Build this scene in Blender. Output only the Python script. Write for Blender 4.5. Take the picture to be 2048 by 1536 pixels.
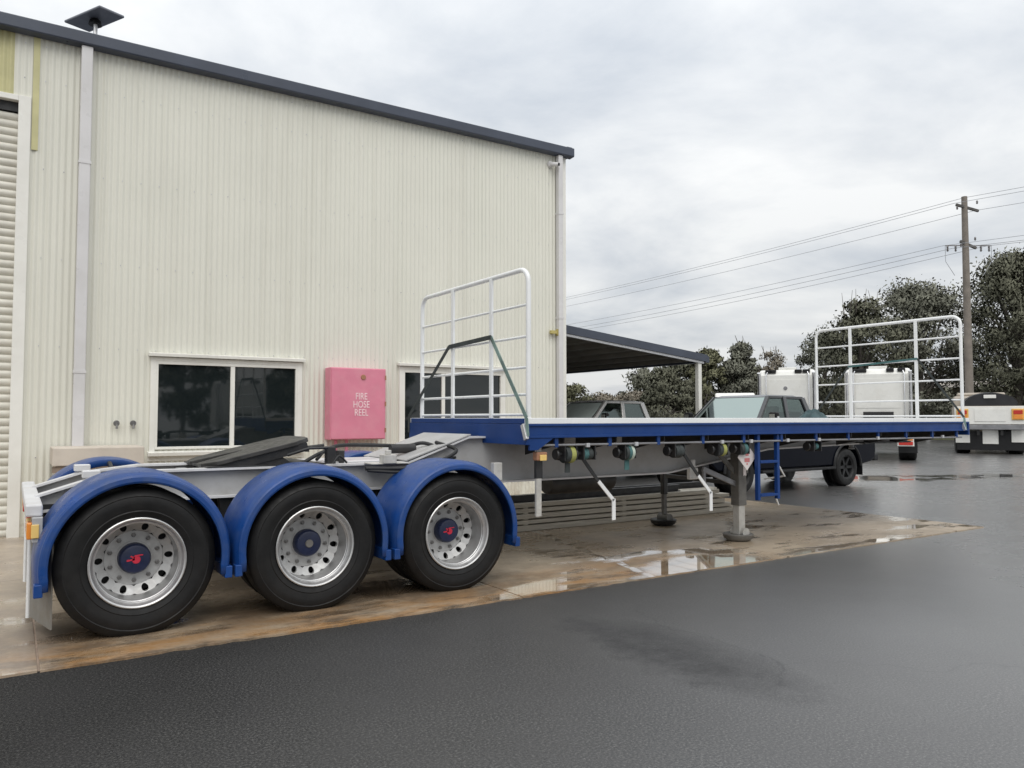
import bpy, math, random
import numpy as np
from mathutils import Vector, Matrix

R = math.radians
scene = bpy.context.scene
for o in list(bpy.data.objects):
    bpy.data.objects.remove(o)
col = scene.collection

# ------------------------------------------------------------------ camera
cam_d = bpy.data.cameras.new('camera')
cam = bpy.data.objects.new('camera', cam_d)
col.objects.link(cam)
cam_d.sensor_width = 36.0
cam_d.lens = 1540.0 / 2048.0 * 36.0
cam_d.clip_start = 0.05
cam_d.clip_end = 3000
cam.location = (0, 0, 1.5)
cam.rotation_euler = (R(90 + 2.528), 0, R(-33))
scene.camera = cam

# ------------------------------------------------------------------ sky, sun, exposure
SUN_EL, SUN_AZ = R(53), R(200)          # azimuth clockwise from +Y: behind the camera
world = bpy.data.worlds.new('World')
scene.world = world
world.use_nodes = True
wn = world.node_tree.nodes
wl = world.node_tree.links
wn.clear()
wout = wn.new('ShaderNodeOutputWorld')
sky = wn.new('ShaderNodeTexSky')
sky.sky_type = 'NISHITA'
sky.sun_disc = False
sky.sun_elevation = SUN_EL
sky.sun_rotation = SUN_AZ
sky.air_density = 1.2
sky.dust_density = 3.0
skyb = wn.new('ShaderNodeBackground')
skyb.inputs['Strength'].default_value = 0.09
wl.new(sky.outputs[0], skyb.inputs[0])
wtc = wn.new('ShaderNodeTexCoord')
wsep = wn.new('ShaderNodeSeparateXYZ')
wl.new(wtc.outputs['Generated'], wsep.inputs[0])
wabs = wn.new('ShaderNodeMath'); wabs.operation = 'MAXIMUM'; wabs.inputs[1].default_value = 0.0
wl.new(wsep.outputs['Z'], wabs.inputs[0])
wadd = wn.new('ShaderNodeMath'); wadd.operation = 'ADD'; wadd.inputs[1].default_value = 0.16
wl.new(wabs.outputs[0], wadd.inputs[0])
wdx = wn.new('ShaderNodeMath'); wdx.operation = 'DIVIDE'
wdy = wn.new('ShaderNodeMath'); wdy.operation = 'DIVIDE'
wl.new(wsep.outputs['X'], wdx.inputs[0]); wl.new(wadd.outputs[0], wdx.inputs[1])
wl.new(wsep.outputs['Y'], wdy.inputs[0]); wl.new(wadd.outputs[0], wdy.inputs[1])
wcmb = wn.new('ShaderNodeCombineXYZ')
wl.new(wdx.outputs[0], wcmb.inputs[0]); wl.new(wdy.outputs[0], wcmb.inputs[1])
wn1 = wn.new('ShaderNodeTexNoise')
wn1.inputs['Scale'].default_value = 1.15
wn1.inputs['Detail'].default_value = 8
wn1.inputs['Roughness'].default_value = 0.56
wn1.inputs['Distortion'].default_value = 0.25
wl.new(wcmb.outputs[0], wn1.inputs['Vector'])
wramp = wn.new('ShaderNodeValToRGB')
wramp.color_ramp.elements[0].position = 0.30
wramp.color_ramp.elements[0].color = (0.56, 0.605, 0.665, 1)
wramp.color_ramp.elements[1].position = 0.60
wramp.color_ramp.elements[1].color = (0.93, 0.94, 0.94, 1)
wl.new(wn1.outputs['Fac'], wramp.inputs[0])
# a real overcast sky grows steadily brighter towards the zenith, all the way round
wel = wn.new('ShaderNodeMapRange')
wel.inputs['From Min'].default_value = 0.0
wel.inputs['From Max'].default_value = 1.0
wel.inputs['To Min'].default_value = 0.74
wel.inputs['To Max'].default_value = 1.55
wl.new(wsep.outputs['Z'], wel.inputs['Value'])
cloudb = wn.new('ShaderNodeBackground')
wl.new(wramp.outputs[0], cloudb.inputs[0])
wl.new(wel.outputs[0], cloudb.inputs[1])
wmix = wn.new('ShaderNodeMixShader')
wmix.inputs[0].default_value = 0.93      # cloud cover
wl.new(skyb.outputs[0], wmix.inputs[1]); wl.new(cloudb.outputs[0], wmix.inputs[2])
wl.new(wmix.outputs[0], wout.inputs[0])

sun_d = bpy.data.lights.new('sun', 'SUN')
sun_d.energy = 1.4
sun_d.angle = R(50)
sun_d.color = (1.0, 0.97, 0.92)
sun = bpy.data.objects.new('sun', sun_d)
col.objects.link(sun)
sdir = Vector((math.sin(SUN_AZ) * math.cos(SUN_EL), math.cos(SUN_AZ) * math.cos(SUN_EL), math.sin(SUN_EL)))
sun.rotation_euler = sdir.to_track_quat('Z', 'Y').to_euler()
sun.location = sdir * 60

scene.render.engine = 'CYCLES'
scene.view_settings.view_transform = 'Standard'
scene.view_settings.look = 'None'
scene.view_settings.gamma = 1
scene.view_settings.use_curve_mapping = False
scene.view_settings.exposure = 0.17

# ------------------------------------------------------------------ material helpers
class NT:
    def __init__(s, name):
        s.m = bpy.data.materials.new(name)
        s.m.use_nodes = True
        s.t = s.m.node_tree
        s.b = s.t.nodes['Principled BSDF']
    def n(s, kind, **kw):
        nd = s.t.nodes.new('ShaderNode' + kind)
        for k, v in kw.items():
            if k in ('operation', 'blend_type', 'data_type', 'noise_dimensions', 'wave_type', 'bands_direction', 'clamp', 'use_clamp', 'feature', 'distance'):
                setattr(nd, k, v)
            else:
                nd.inputs[k.replace('_', ' ')].default_value = v
        return nd
    def l(s, a, b):
        s.t.links.new(a, b)
    def pos(s):
        return s.n('NewGeometry').outputs['Position']
    def noise(s, vec, scale, detail=4, rough=0.55):
        nd = s.n('TexNoise', Scale=scale, Detail=detail, Roughness=rough)
        s.l(vec, nd.inputs['Vector'])
        return nd.outputs['Fac']
    def ramp(s, fac, stops):
        nd = s.n('ValToRGB')
        e = nd.color_ramp.elements
        while len(e) < len(stops):
            e.new(0.5)
        for i, (p, c) in enumerate(stops):
            e[i].position = p
            e[i].color = c if len(c) == 4 else (*c, 1)
        s.l(fac, nd.inputs[0])
        return nd.outputs[0]
    def mp(s, v, a, b, c=0.0, d=1.0):
        nd = s.n('MapRange', From_Min=a, From_Max=b, To_Min=c, To_Max=d)
        s.l(v, nd.inputs['Value'])
        return nd.outputs[0]
    def math(s, op, a, b=None):
        nd = s.n('Math', operation=op)
        for i, v in enumerate((a, b)):
            if v is None:
                continue
            if isinstance(v, (int, float)):
                nd.inputs[i].default_value = v
            else:
                s.l(v, nd.inputs[i])
        return nd.outputs[0]
    def mix(s, fac, a, b, blend='MIX'):
        nd = s.n('Mix', data_type='RGBA', blend_type=blend)
        for sock, v in ((nd.inputs[0], fac), (nd.inputs[6], a), (nd.inputs[7], b)):
            if isinstance(v, (int, float)):
                sock.default_value = v
            elif isinstance(v, tuple):
                sock.default_value = v if len(v) == 4 else (*v, 1)
            else:
                s.l(v, sock)
        return nd.outputs[2]
    def bump(s, h, strength, dist=0.01):
        nd = s.n('Bump', Strength=strength, Distance=dist)
        s.l(h, nd.inputs['Height'])
        s.l(nd.outputs[0], s.b.inputs['Normal'])

MAT = {}
def paint(name, c, rough=0.5, metal=0.0, var=0.12, vscale=3.0, dirt=None, bump=0.0, bscale=60, coat=0.0, spec=None, rvar=0.12):
    t = NT(name)
    p = t.pos()
    f = t.noise(p, vscale, 5)
    lo = tuple(max(0, x * (1 - var)) for x in c)
    hi = tuple(min(1, x * (1 + var)) for x in c)
    cc = t.ramp(f, [(0.3, lo), (0.7, hi)])
    if dirt:
        dc, amt, ds = dirt
        d = t.noise(p, ds, 6, 0.65)
        cc = t.mix(t.math('MULTIPLY', t.mp(d, 0.45, 0.75), amt), cc, dc)
    t.l(cc, t.b.inputs['Base Color'])
    t.l(t.mp(t.noise(p, vscale * 2.3, 4), 0.3, 0.7, max(0.02, rough - rvar), min(1, rough + rvar)), t.b.inputs['Roughness'])
    t.b.inputs['Metallic'].default_value = metal
    if coat:
        t.b.inputs['Coat Weight'].default_value = coat
        t.b.inputs['Coat Roughness'].default_value = 0.12
    if spec is not None:
        t.b.inputs['Specular IOR Level'].default_value = spec
    if bump:
        t.bump(t.noise(p, bscale, 3), bump)
    MAT[name] = t.m
    return t.m

def streaky_wall():
    t = NT('wall_cream')
    p = t.pos()
    big = t.noise(p, 0.7, 5)
    cc = t.ramp(big, [(0.3, (0.655, 0.648, 0.572)), (0.7, (0.70, 0.692, 0.612))])
    mp_ = t.n('Mapping'); mp_.inputs['Scale'].default_value = (7, 7, 0.22)
    t.l(p, mp_.inputs['Vector'])
    st = t.noise(mp_.outputs[0], 1.0, 6, 0.6)
    cc = t.mix(t.math('MULTIPLY', t.mp(st, 0.50, 0.72), 0.30), cc, (0.49, 0.475, 0.40))
    sp = t.noise(p, 5.5, 6, 0.7)
    sep = t.n('SeparateXYZ'); t.l(p, sep.inputs[0])
    spl = t.math('MULTIPLY', t.mp(sp, 0.42, 0.62), t.mp(sep.outputs['Z'], 0.75, 0.05))
    cc = t.mix(t.math('MULTIPLY', spl, 0.6), cc, (0.36, 0.29, 0.21))
    t.l(cc, t.b.inputs['Base Color'])
    t.l(t.mp(t.noise(p, 2.0, 4), 0.3, 0.7, 0.36, 0.55), t.b.inputs['Roughness'])
    t.bump(t.noise(p, 1.8, 3), 0.10, 0.02)
    MAT['wall_cream'] = t.m
streaky_wall()
paint('trim_white', (0.76, 0.75, 0.70), 0.35, var=0.04, vscale=2, dirt=((0.5, 0.47, 0.4), 0.2, 3))
paint('pipe_grey', (0.62, 0.61, 0.61), 0.35, var=0.05, vscale=2, dirt=((0.42, 0.40, 0.36), 0.25, 2.5))
paint('fibreglass', (0.50, 0.47, 0.25), 0.4, var=0.12, vscale=2.5)
paint('gutter_slate', (0.050, 0.060, 0.085), 0.38, var=0.15, vscale=1.5)
paint('roof_slate', (0.10, 0.11, 0.13), 0.5)
paint('door_cream', (0.62, 0.60, 0.53), 0.45, var=0.06, vscale=2, dirt=((0.3, 0.28, 0.24), 0.3, 3))
paint('pink_red', (0.655, 0.215, 0.30), 0.42, var=0.05, vscale=4, dirt=((0.72, 0.42, 0.44), 0.25, 5))
paint('pale_print', (0.85, 0.66, 0.68), 0.5)
paint('dark_metal', (0.017, 0.0175, 0.019), 0.45, var=0.3, vscale=6, dirt=((0.06, 0.05, 0.04), 0.35, 9))
paint('fifth_steel', (0.062, 0.060, 0.057), 0.42, metal=0.4, var=0.35, vscale=7, dirt=((0.014, 0.013, 0.012), 0.8, 6))
paint('black_rubber', (0.014, 0.014, 0.015), 0.62, var=0.2, vscale=5, rvar=0.08)
paint('tyre', (0.0062, 0.0062, 0.0066), 0.55, var=0.3, vscale=7, dirt=((0.022, 0.020, 0.018), 0.4, 6), bump=0.05, bscale=120, spec=0.35)
paint('alloy', (0.55, 0.55, 0.55), 0.42, metal=0.8, var=0.08, vscale=9, dirt=((0.30, 0.28, 0.26), 0.35, 12), rvar=0.08)
paint('alloy_disc', (0.50, 0.50, 0.495), 0.5, metal=0.45, var=0.08, vscale=9, dirt=((0.26, 0.24, 0.22), 0.4, 12))
paint('nut_steel', (0.20, 0.195, 0.19), 0.4, metal=0.7, var=0.2, vscale=30)
paint('navy_cap', (0.012, 0.019, 0.055), 0.38, var=0.2, vscale=12)
paint('red_logo', (0.55, 0.02, 0.05), 0.45)
paint('trailer_blue', (0.006, 0.040, 0.175), 0.42, var=0.14, vscale=3, dirt=((0.03, 0.055, 0.13), 0.3, 6), spec=0.3, rvar=0.1)
paint('guard_blue', (0.0075, 0.048, 0.200), 0.36, var=0.14, vscale=3.5, dirt=((0.06, 0.085, 0.15), 0.5, 8), rvar=0.12, spec=0.4)
paint('chassis_grey', (0.40, 0.40, 0.40), 0.42, var=0.08, vscale=3, dirt=((0.22, 0.20, 0.17), 0.45, 3.5))
paint('chassis_light', (0.62, 0.62, 0.63), 0.42, var=0.06, vscale=3, dirt=((0.33, 0.30, 0.26), 0.35, 4))
paint('steel_rail', (0.24, 0.24, 0.25), 0.4, metal=0.3, var=0.2, vscale=5)
paint('gate_white', (0.78, 0.79, 0.79), 0.33, var=0.04, vscale=4, dirt=((0.55, 0.54, 0.5), 0.2, 8))
paint('strap_green', (0.20, 0.29, 0.26), 0.7, var=0.3, vscale=6, dirt=((0.04, 0.05, 0.05), 0.7, 5))
paint('strap_dark', (0.035, 0.042, 0.042), 0.75, var=0.3, vscale=6)
paint('strap_lime', (0.30, 0.31, 0.09), 0.7, var=0.2, vscale=9)
paint('strap_teal', (0.05, 0.13, 0.13), 0.7, var=0.2, vscale=9)
paint('tarp_teal', (0.035, 0.07, 0.075), 0.6, var=0.3, vscale=9)
paint('webbing_pale', (0.45, 0.52, 0.45), 0.7)
paint('amber', (0.75, 0.26, 0.04), 0.25, spec=0.6)
paint('yellow_lens', (0.80, 0.55, 0.18), 0.25)
paint('amber_pale', (0.72, 0.42, 0.10), 0.3)
paint('red_lens', (0.50, 0.03, 0.02), 0.22)
paint('white_lens', (0.75, 0.75, 0.74), 0.2)
paint('flap_grey', (0.21, 0.20, 0.18), 0.6, var=0.12, vscale=5, dirt=((0.20, 0.16, 0.11), 0.5, 6))
paint('leg_grey', (0.15, 0.145, 0.135), 0.55, var=0.25, vscale=7, dirt=((0.07, 0.06, 0.05), 0.5, 9))
paint('leg_pale', (0.48, 0.47, 0.44), 0.5, var=0.12, vscale=7, dirt=((0.2, 0.17, 0.13), 0.5, 9))
paint('zinc', (0.55, 0.55, 0.56), 0.35, metal=0.5, var=0.1, vscale=8)
paint('placard_white', (0.72, 0.66, 0.64), 0.5)
paint('placard_red', (0.60, 0.20, 0.20), 0.5)
paint('copper', (0.33, 0.16, 0.09), 0.5)
paint('block_beige', (0.56, 0.50, 0.43), 0.7, var=0.08, vscale=3, dirt=((0.36, 0.30, 0.25), 0.4, 4))
paint('brick_brown', (0.30, 0.23, 0.18), 0.8, var=0.2, vscale=9)
paint('brass', (0.5, 0.42, 0.16), 0.4, metal=0.5)
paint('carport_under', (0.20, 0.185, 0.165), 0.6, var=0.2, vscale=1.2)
paint('black_car', (0.0028, 0.0036, 0.0075), 0.22, var=0.1, rvar=0.05, spec=0.08)
paint('grey_car', (0.50, 0.49, 0.47), 0.25, metal=0.35, var=0.06, coat=0.6, rvar=0.05)
paint('black_car_skylit', (0.045, 0.047, 0.050), 0.22, metal=0.2, var=0.06, coat=0.6, rvar=0.05)  # black pickup's cab, colour greyed for the sky it reflects
paint('trim_black', (0.010, 0.010, 0.011), 0.5, spec=0.35)
paint('sky_glare', (0.62, 0.70, 0.68), 0.4)  # pale colour painted for sky reflected in a windscreen
paint('truck_white', (0.77, 0.765, 0.73), 0.3, var=0.04, vscale=1.2, dirt=((0.5, 0.47, 0.4), 0.25, 2))
paint('truck_tan', (0.42, 0.37, 0.31), 0.55, var=0.08, vscale=1.5)
paint('tarp_black', (0.016, 0.016, 0.018), 0.4, var=0.3, vscale=4, bump=0.4, bscale=7)
paint('chrome', (0.75, 0.75, 0.76), 0.15, metal=1.0)
paint('pole_wood', (0.20, 0.175, 0.15), 0.85, var=0.2, vscale=2.5, bump=0.3, bscale=25)
paint('crossarm_wood', (0.09, 0.085, 0.08), 0.85, var=0.2)
paint('wire_grey', (0.34, 0.35, 0.37), 0.5)
paint('insulator', (0.16, 0.15, 0.15), 0.3)
paint('antenna_grey', (0.155, 0.165, 0.195), 0.45, var=0.08)
paint('bark', (0.13, 0.115, 0.10), 0.9, var=0.25, vscale=3, bump=0.4, bscale=12)
paint('tan_wall', (0.44, 0.36, 0.28), 0.8, var=0.08)

def leafmat(name, c, var=0.45):
    t = NT(name)
    p = t.pos()
    f = t.noise(p, 0.9, 4)
    g = t.n('TexWhiteNoise', noise_dimensions='3D')
    sc = t.n('VectorMath', operation='SCALE'); sc.inputs['Scale'].default_value = 4.0
    t.l(p, sc.inputs[0])
    sn = t.n('VectorMath', operation='SNAP'); sn.inputs[1].default_value = (1, 1, 1)
    t.l(sc.outputs[0], sn.inputs[0])
    t.l(sn.outputs[0], g.inputs['Vector'])
    m = t.math('ADD', t.math('MULTIPLY', f, 0.8), t.math('MULTIPLY', g.outputs['Value'], 0.2))
    lo = tuple(x * (1 - var) for x in c)
    hi = tuple(x * (1 + var) for x in c)
    t.l(t.ramp(m, [(0.25, lo), (0.75, hi)]), t.b.inputs['Base Color'])
    t.b.inputs['Roughness'].default_value = 0.6
    t.b.inputs['Specular IOR Level'].default_value = 0.06
    MAT[name] = t.m
leafmat('leaf_dark', (0.140, 0.142, 0.104))
leafmat('leaf_grey', (0.175, 0.178, 0.142))
leafmat('leaf_olive', (0.155, 0.155, 0.098))
leafmat('leaf_brown', (0.23, 0.205, 0.165))
leafmat('grass_leaf', (0.10, 0.12, 0.05))

# window glass of the shed: dark tinted panes
t = NT('tinted_glass')
t.b.inputs['Base Color'].default_value = (0.010, 0.014, 0.015, 1)
t.b.inputs['Roughness'].default_value = 0.03
t.b.inputs['IOR'].default_value = 1.62
p = t.pos()
t.bump(t.noise(p, 2.2, 2), 0.03, 0.02)
MAT['tinted_glass'] = t.m
# vehicle glass: see-through with a real reflection
t = NT('car_glass')
nt = t.t
out = nt.nodes['Material Output']
tr = nt.nodes.new('ShaderNodeBsdfTransparent'); tr.inputs[0].default_value = (0.30, 0.36, 0.35, 1)
gl = nt.nodes.new('ShaderNodeBsdfGlossy'); gl.inputs['Roughness'].default_value = 0.06
gl.inputs[0].default_value = (0.36, 0.425, 0.41, 1)
fr = nt.nodes.new('ShaderNodeFresnel'); fr.inputs[0].default_value = 1.55
mx = nt.nodes.new('ShaderNodeMixShader')
ad_ = nt.nodes.new('ShaderNodeMath'); ad_.operation = 'ADD'; ad_.inputs[1].default_value = 0.20; ad_.use_clamp = True
nt.links.new(fr.outputs[0], ad_.inputs[0]); nt.links.new(ad_.outputs[0], mx.inputs[0]); nt.links.new(tr.outputs[0], mx.inputs[1]); nt.links.new(gl.outputs[0], mx.inputs[2])
nt.links.new(mx.outputs[0], out.inputs[0])
MAT['car_glass'] = t.m

# wet asphalt
t = NT('wet_asphalt')
p = t.pos()
sep = t.n('SeparateXYZ'); t.l(p, sep.inputs[0])
sx, sy = sep.outputs['X'], sep.outputs['Y']
big = t.noise(p, 0.22, 5, 0.6)
mid = t.noise(p, 1.6, 6, 0.65)
fine = t.noise(p, 76, 6, 0.8)
vor = t.n('TexVoronoi', Scale=125.0); t.l(p, vor.inputs['Vector'])
cc = t.ramp(fine, [(0.36, (0.004, 0.004, 0.004)), (0.51, (0.026, 0.0255, 0.025)), (0.66, (0.11, 0.107, 0.102))])
cc = t.mix(t.math('MULTIPLY', t.mp(mid, 0.4, 0.7), 0.5), cc, (0.034, 0.033, 0.033), 'MIX')
spk = t.noise(p, 9.0, 7, 0.8)
cc = t.mix(t.math('MULTIPLY', t.mp(spk, 0.66, 0.74), 0.55), cc, (0.16, 0.155, 0.145))
crk = t.n('TexVoronoi', Scale=0.23, feature='DISTANCE_TO_EDGE')
cv = t.n('VectorMath', operation='ADD'); t.l(p, cv.inputs[0])
cn = t.n('TexNoise', Scale=1.3, Detail=6.0); t.l(p, cn.inputs['Vector'])
t.l(cn.outputs['Color'], cv.inputs[1]); t.l(cv.outputs[0], crk.inputs['Vector'])
ck = t.math('MULTIPLY', t.mp(crk.outputs['Distance'], 0.0022, 0.0008), t.mp(big, 0.45, 0.55))
cc = t.mix(t.math('MULTIPLY', ck, 0.7), cc, (0.006, 0.006, 0.006))
# oil stain where trailers stand, uneven oval with its own shape
wob = t.math('MULTIPLY', t.math('SUBTRACT', t.noise(p, 3.0, 8, 0.78), 0.5), 3.4)
ex = t.math('DIVIDE', t.math('SUBTRACT', sx, t.math('ADD', 3.62, t.math('MULTIPLY', wob, 0.10))), 0.34)
ey = t.math('DIVIDE', t.math('SUBTRACT', sy, 3.62), 0.85)
er = t.math('ADD', t.math('ADD', t.math('MULTIPLY', ex, ex), t.math('MULTIPLY', ey, ey)), wob)
stain = t.mp(er, 1.7, -0.3)
cc = t.mix(t.math('MULTIPLY', stain, 0.7), cc, (0.010, 0.010, 0.011))
# the film of rain water thickens towards the open side of the yard
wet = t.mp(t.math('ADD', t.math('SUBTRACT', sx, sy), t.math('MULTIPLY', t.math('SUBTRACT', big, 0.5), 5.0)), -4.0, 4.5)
tone = t.n('VectorMath', operation='SCALE')
t.l(cc, tone.inputs[0]); t.l(t.mp(wet, 0, 1, 0.8, 2.7), tone.inputs['Scale'])  # base colour grows paler as the wet value rises
t.l(tone.outputs[0], t.b.inputs['Base Color'])
vary = t.math('SUBTRACT', t.math('ADD', t.math('MULTIPLY', big, 0.6), t.math('MULTIPLY', mid, 0.4)), 0.5)
rgh = t.math('ADD', t.mp(wet, 0, 1, 0.74, 0.27), t.math('MULTIPLY', vary, 0.35))
# thin sheet of water left in a shallow drainage line beyond the trailer
w2 = t.math('ADD', t.math('ADD', sy, t.math('MULTIPLY', sx, 0.42)), t.math('MULTIPLY', t.math('SUBTRACT', t.noise(p, 0.35, 4), 0.5), 3.2))
far = t.math('ABSOLUTE', t.math('SUBTRACT', w2, 18.6))
pud = t.math('MULTIPLY', t.mp(far, 1.1, 0.75), t.mp(sx, 15.5, 17.5))
pud = t.math('MULTIPLY', pud, t.mp(t.noise(p, 0.8, 3), 0.40, 0.46))
rgh = t.math('ADD', t.math('MULTIPLY', rgh, t.math('SUBTRACT', 1.0, pud)), t.math('MULTIPLY', pud, 0.03))
rgh = t.math('ADD', rgh, t.math('MULTIPLY', stain, 0.14))
t.l(rgh, t.b.inputs['Roughness'])
t.l(t.mp(wet, 0, 1, 0.16, 0.8), t.b.inputs['Specular IOR Level'])
t.l(t.math('MULTIPLY', wet, t.math('SUBTRACT', 1.0, stain)), t.b.inputs['Coat Weight'])
t.l(t.math('ADD', t.mp(fine, 0.35, 0.65, 0.26, 0.48), t.math('MULTIPLY', pud, -0.30)), t.b.inputs['Coat Roughness'])
t.b.inputs['Coat IOR'].default_value = 1.5
hgt = t.math('ADD', t.math('MULTIPLY', vor.outputs['Distance'], 0.6), t.math('MULTIPLY', fine, 0.7))
hgt = t.math('MULTIPLY', hgt, t.math('MULTIPLY', t.math('SUBTRACT', 1.0, t.math('MULTIPLY', pud, 0.95)), t.mp(wet, 0, 1, 1.0, 0.5)))
t.bump(hgt, 0.25, 0.004)
MAT['wet_asphalt'] = t.m

# wet, mud-stained concrete
t = NT('wet_concrete')
p = t.pos()
sep = t.n('SeparateXYZ'); t.l(p, sep.inputs[0])
sx, sy = sep.outputs['X'], sep.outputs['Y']
big = t.noise(p, 0.45, 6, 0.6)
mid = t.noise(p, 2.2, 6, 0.65)
fine = t.noise(p, 45, 4, 0.6)
cc = t.ramp(big, [(0.25, (0.27, 0.20, 0.13)), (0.5, (0.385, 0.305, 0.215)), (0.75, (0.52, 0.435, 0.33))])
cc = t.mix(t.math('MULTIPLY', t.mp(mid, 0.45, 0.7), 0.55), cc, (0.15, 0.125, 0.095))
# long washed bands of orange silt running beside the slab edge
strm = t.n('Mapping'); strm.inputs['Scale'].default_value = (0.75, 2.0, 1)
t.l(p, strm.inputs['Vector'])
silt = t.noise(strm.outputs[0], 1.5, 8, 0.68)
edge = t.math('MULTIPLY', t.mp(sy, 6.6, 5.6), t.mp(sx, 7.2, 5.6))
cc = t.mix(t.math('MULTIPLY', t.math('MULTIPLY', t.mp(silt, 0.36, 0.58), edge), 0.9), cc, (0.34, 0.17, 0.05))
dk = t.noise(strm.outputs[0], 2.2, 8, 0.7)
silt_shadow = t.math('MULTIPLY', t.mp(t.math('ABSOLUTE', t.math('SUBTRACT', sy, 6.25)), 0.75, 0.35), t.mp(sx, 4.4, 3.6))
cc = t.mix(t.math('MULTIPLY', t.math('MULTIPLY', t.mp(mid, 0.30, 0.55), silt_shadow), 0.75), cc, (0.085, 0.055, 0.03))  # dark silt under the wheels, their contact shadow painted in with it
cc = t.mix(t.math('MULTIPLY', t.math('MULTIPLY', t.mp(dk, 0.48, 0.60), edge), 0.8), cc, (0.075, 0.05, 0.03))
dry = t.math('MULTIPLY', t.mp(sx, 0.35, 0.1), t.mp(mid, 0.2, 0.6))
cc = t.mix(t.math('MULTIPLY', dry, 0.5), cc, (0.36, 0.31, 0.27))
cc = t.mix(0.12, cc, t.ramp(fine, [(0.3, (0.05, 0.04, 0.03)), (0.7, (0.5, 0.45, 0.4))]))
t.l(cc, t.b.inputs['Base Color'])
# shallow puddle along the low slab edge, and a trickle running back from it
wob = t.math('SUBTRACT', t.noise(p, 1.7, 5, 0.6), 0.5)
ex = t.math('DIVIDE', t.math('SUBTRACT', sx, 5.95), 0.95)
ey = t.math('DIVIDE', t.math('SUBTRACT', sy, t.math('ADD', 5.55, t.math('MULTIPLY', t.math('SUBTRACT', sx, 6.0), 0.10))), 0.50)
er = t.math('ADD', t.math('ADD', t.math('MULTIPLY', ex, ex), t.math('MULTIPLY', ey, ey)), t.math('MULTIPLY', wob, 1.6))
pud = t.mp(er, 1.0, 0.55)
tl = t.math('SUBTRACT', sx, t.math('ADD', 5.25, t.math('MULTIPLY', t.math('SUBTRACT', sy, 6.06), 0.245)))
tl = t.math('ABSOLUTE', t.math('ADD', tl, t.math('MULTIPLY', wob, 0.22)))
trick = t.math('MULTIPLY', t.mp(tl, 0.055, 0.03), t.mp(sy, 8.7, 8.4))
trick = t.math('MULTIPLY', trick, t.mp(t.noise(p, 3.1, 3), 0.38, 0.44))
ep = t.math('MULTIPLY', t.mp(t.noise(strm.outputs[0], 1.15, 6, 0.55), 0.53, 0.61), t.mp(sy, 8.3, 6.6))
pud = t.math('MAXIMUM', pud, t.math('MAXIMUM', trick, ep))
rgh = t.mp(t.math('ADD', t.math('MULTIPLY', big, 0.5), t.math('MULTIPLY', mid, 0.5)), 0.35, 0.62, 0.18, 0.50)
rgh = t.math('ADD', t.math('MULTIPLY', rgh, t.math('SUBTRACT', 1.0, pud)), t.math('MULTIPLY', pud, 0.02))
t.l(rgh, t.b.inputs['Roughness'])
t.b.inputs['Specular IOR Level'].default_value = 0.45
t.l(t.mp(pud, 0, 1, 0, 1), t.b.inputs['Coat Weight'])
t.b.inputs['Coat Roughness'].default_value = 0.02
hg = t.math('MULTIPLY', t.math('ADD', t.math('MULTIPLY', fine, 0.4), mid), t.math('SUBTRACT', 1.0, pud))
t.bump(hg, 0.25, 0.006)
MAT['wet_concrete'] = t.m

# weathered timber
t = NT('old_timber')
p = t.pos()
mpn = t.n('Mapping'); mpn.inputs['Scale'].default_value = (1.2, 22, 30)
t.l(p, mpn.inputs['Vector'])
g = t.noise(mpn.outputs[0], 1.5, 6, 0.65)
oi = t.n('ObjectInfo')
base = t.ramp(g, [(0.25, (0.42, 0.39, 0.33)), (0.55, (0.68, 0.64, 0.55)), (0.8, (0.78, 0.74, 0.64))])
cc = t.mix(t.math('MULTIPLY', oi.outputs['Random'], 0.25), base, (0.40, 0.36, 0.30))
t.l(cc, t.b.inputs['Base Color'])
t.b.inputs['Roughness'].default_value = 0.75
t.bump(g, 0.4, 0.01)
MAT['old_timber'] = t.m

t = NT('verge_grass')
p = t.pos()
g = t.noise(p, 0.8, 6, 0.7)
t.l(t.ramp(g, [(0.3, (0.06, 0.075, 0.03)), (0.7, (0.16, 0.155, 0.075))]), t.b.inputs['Base Color'])
t.b.inputs['Roughness'].default_value = 0.9
MAT['verge_grass'] = t.m

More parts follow.
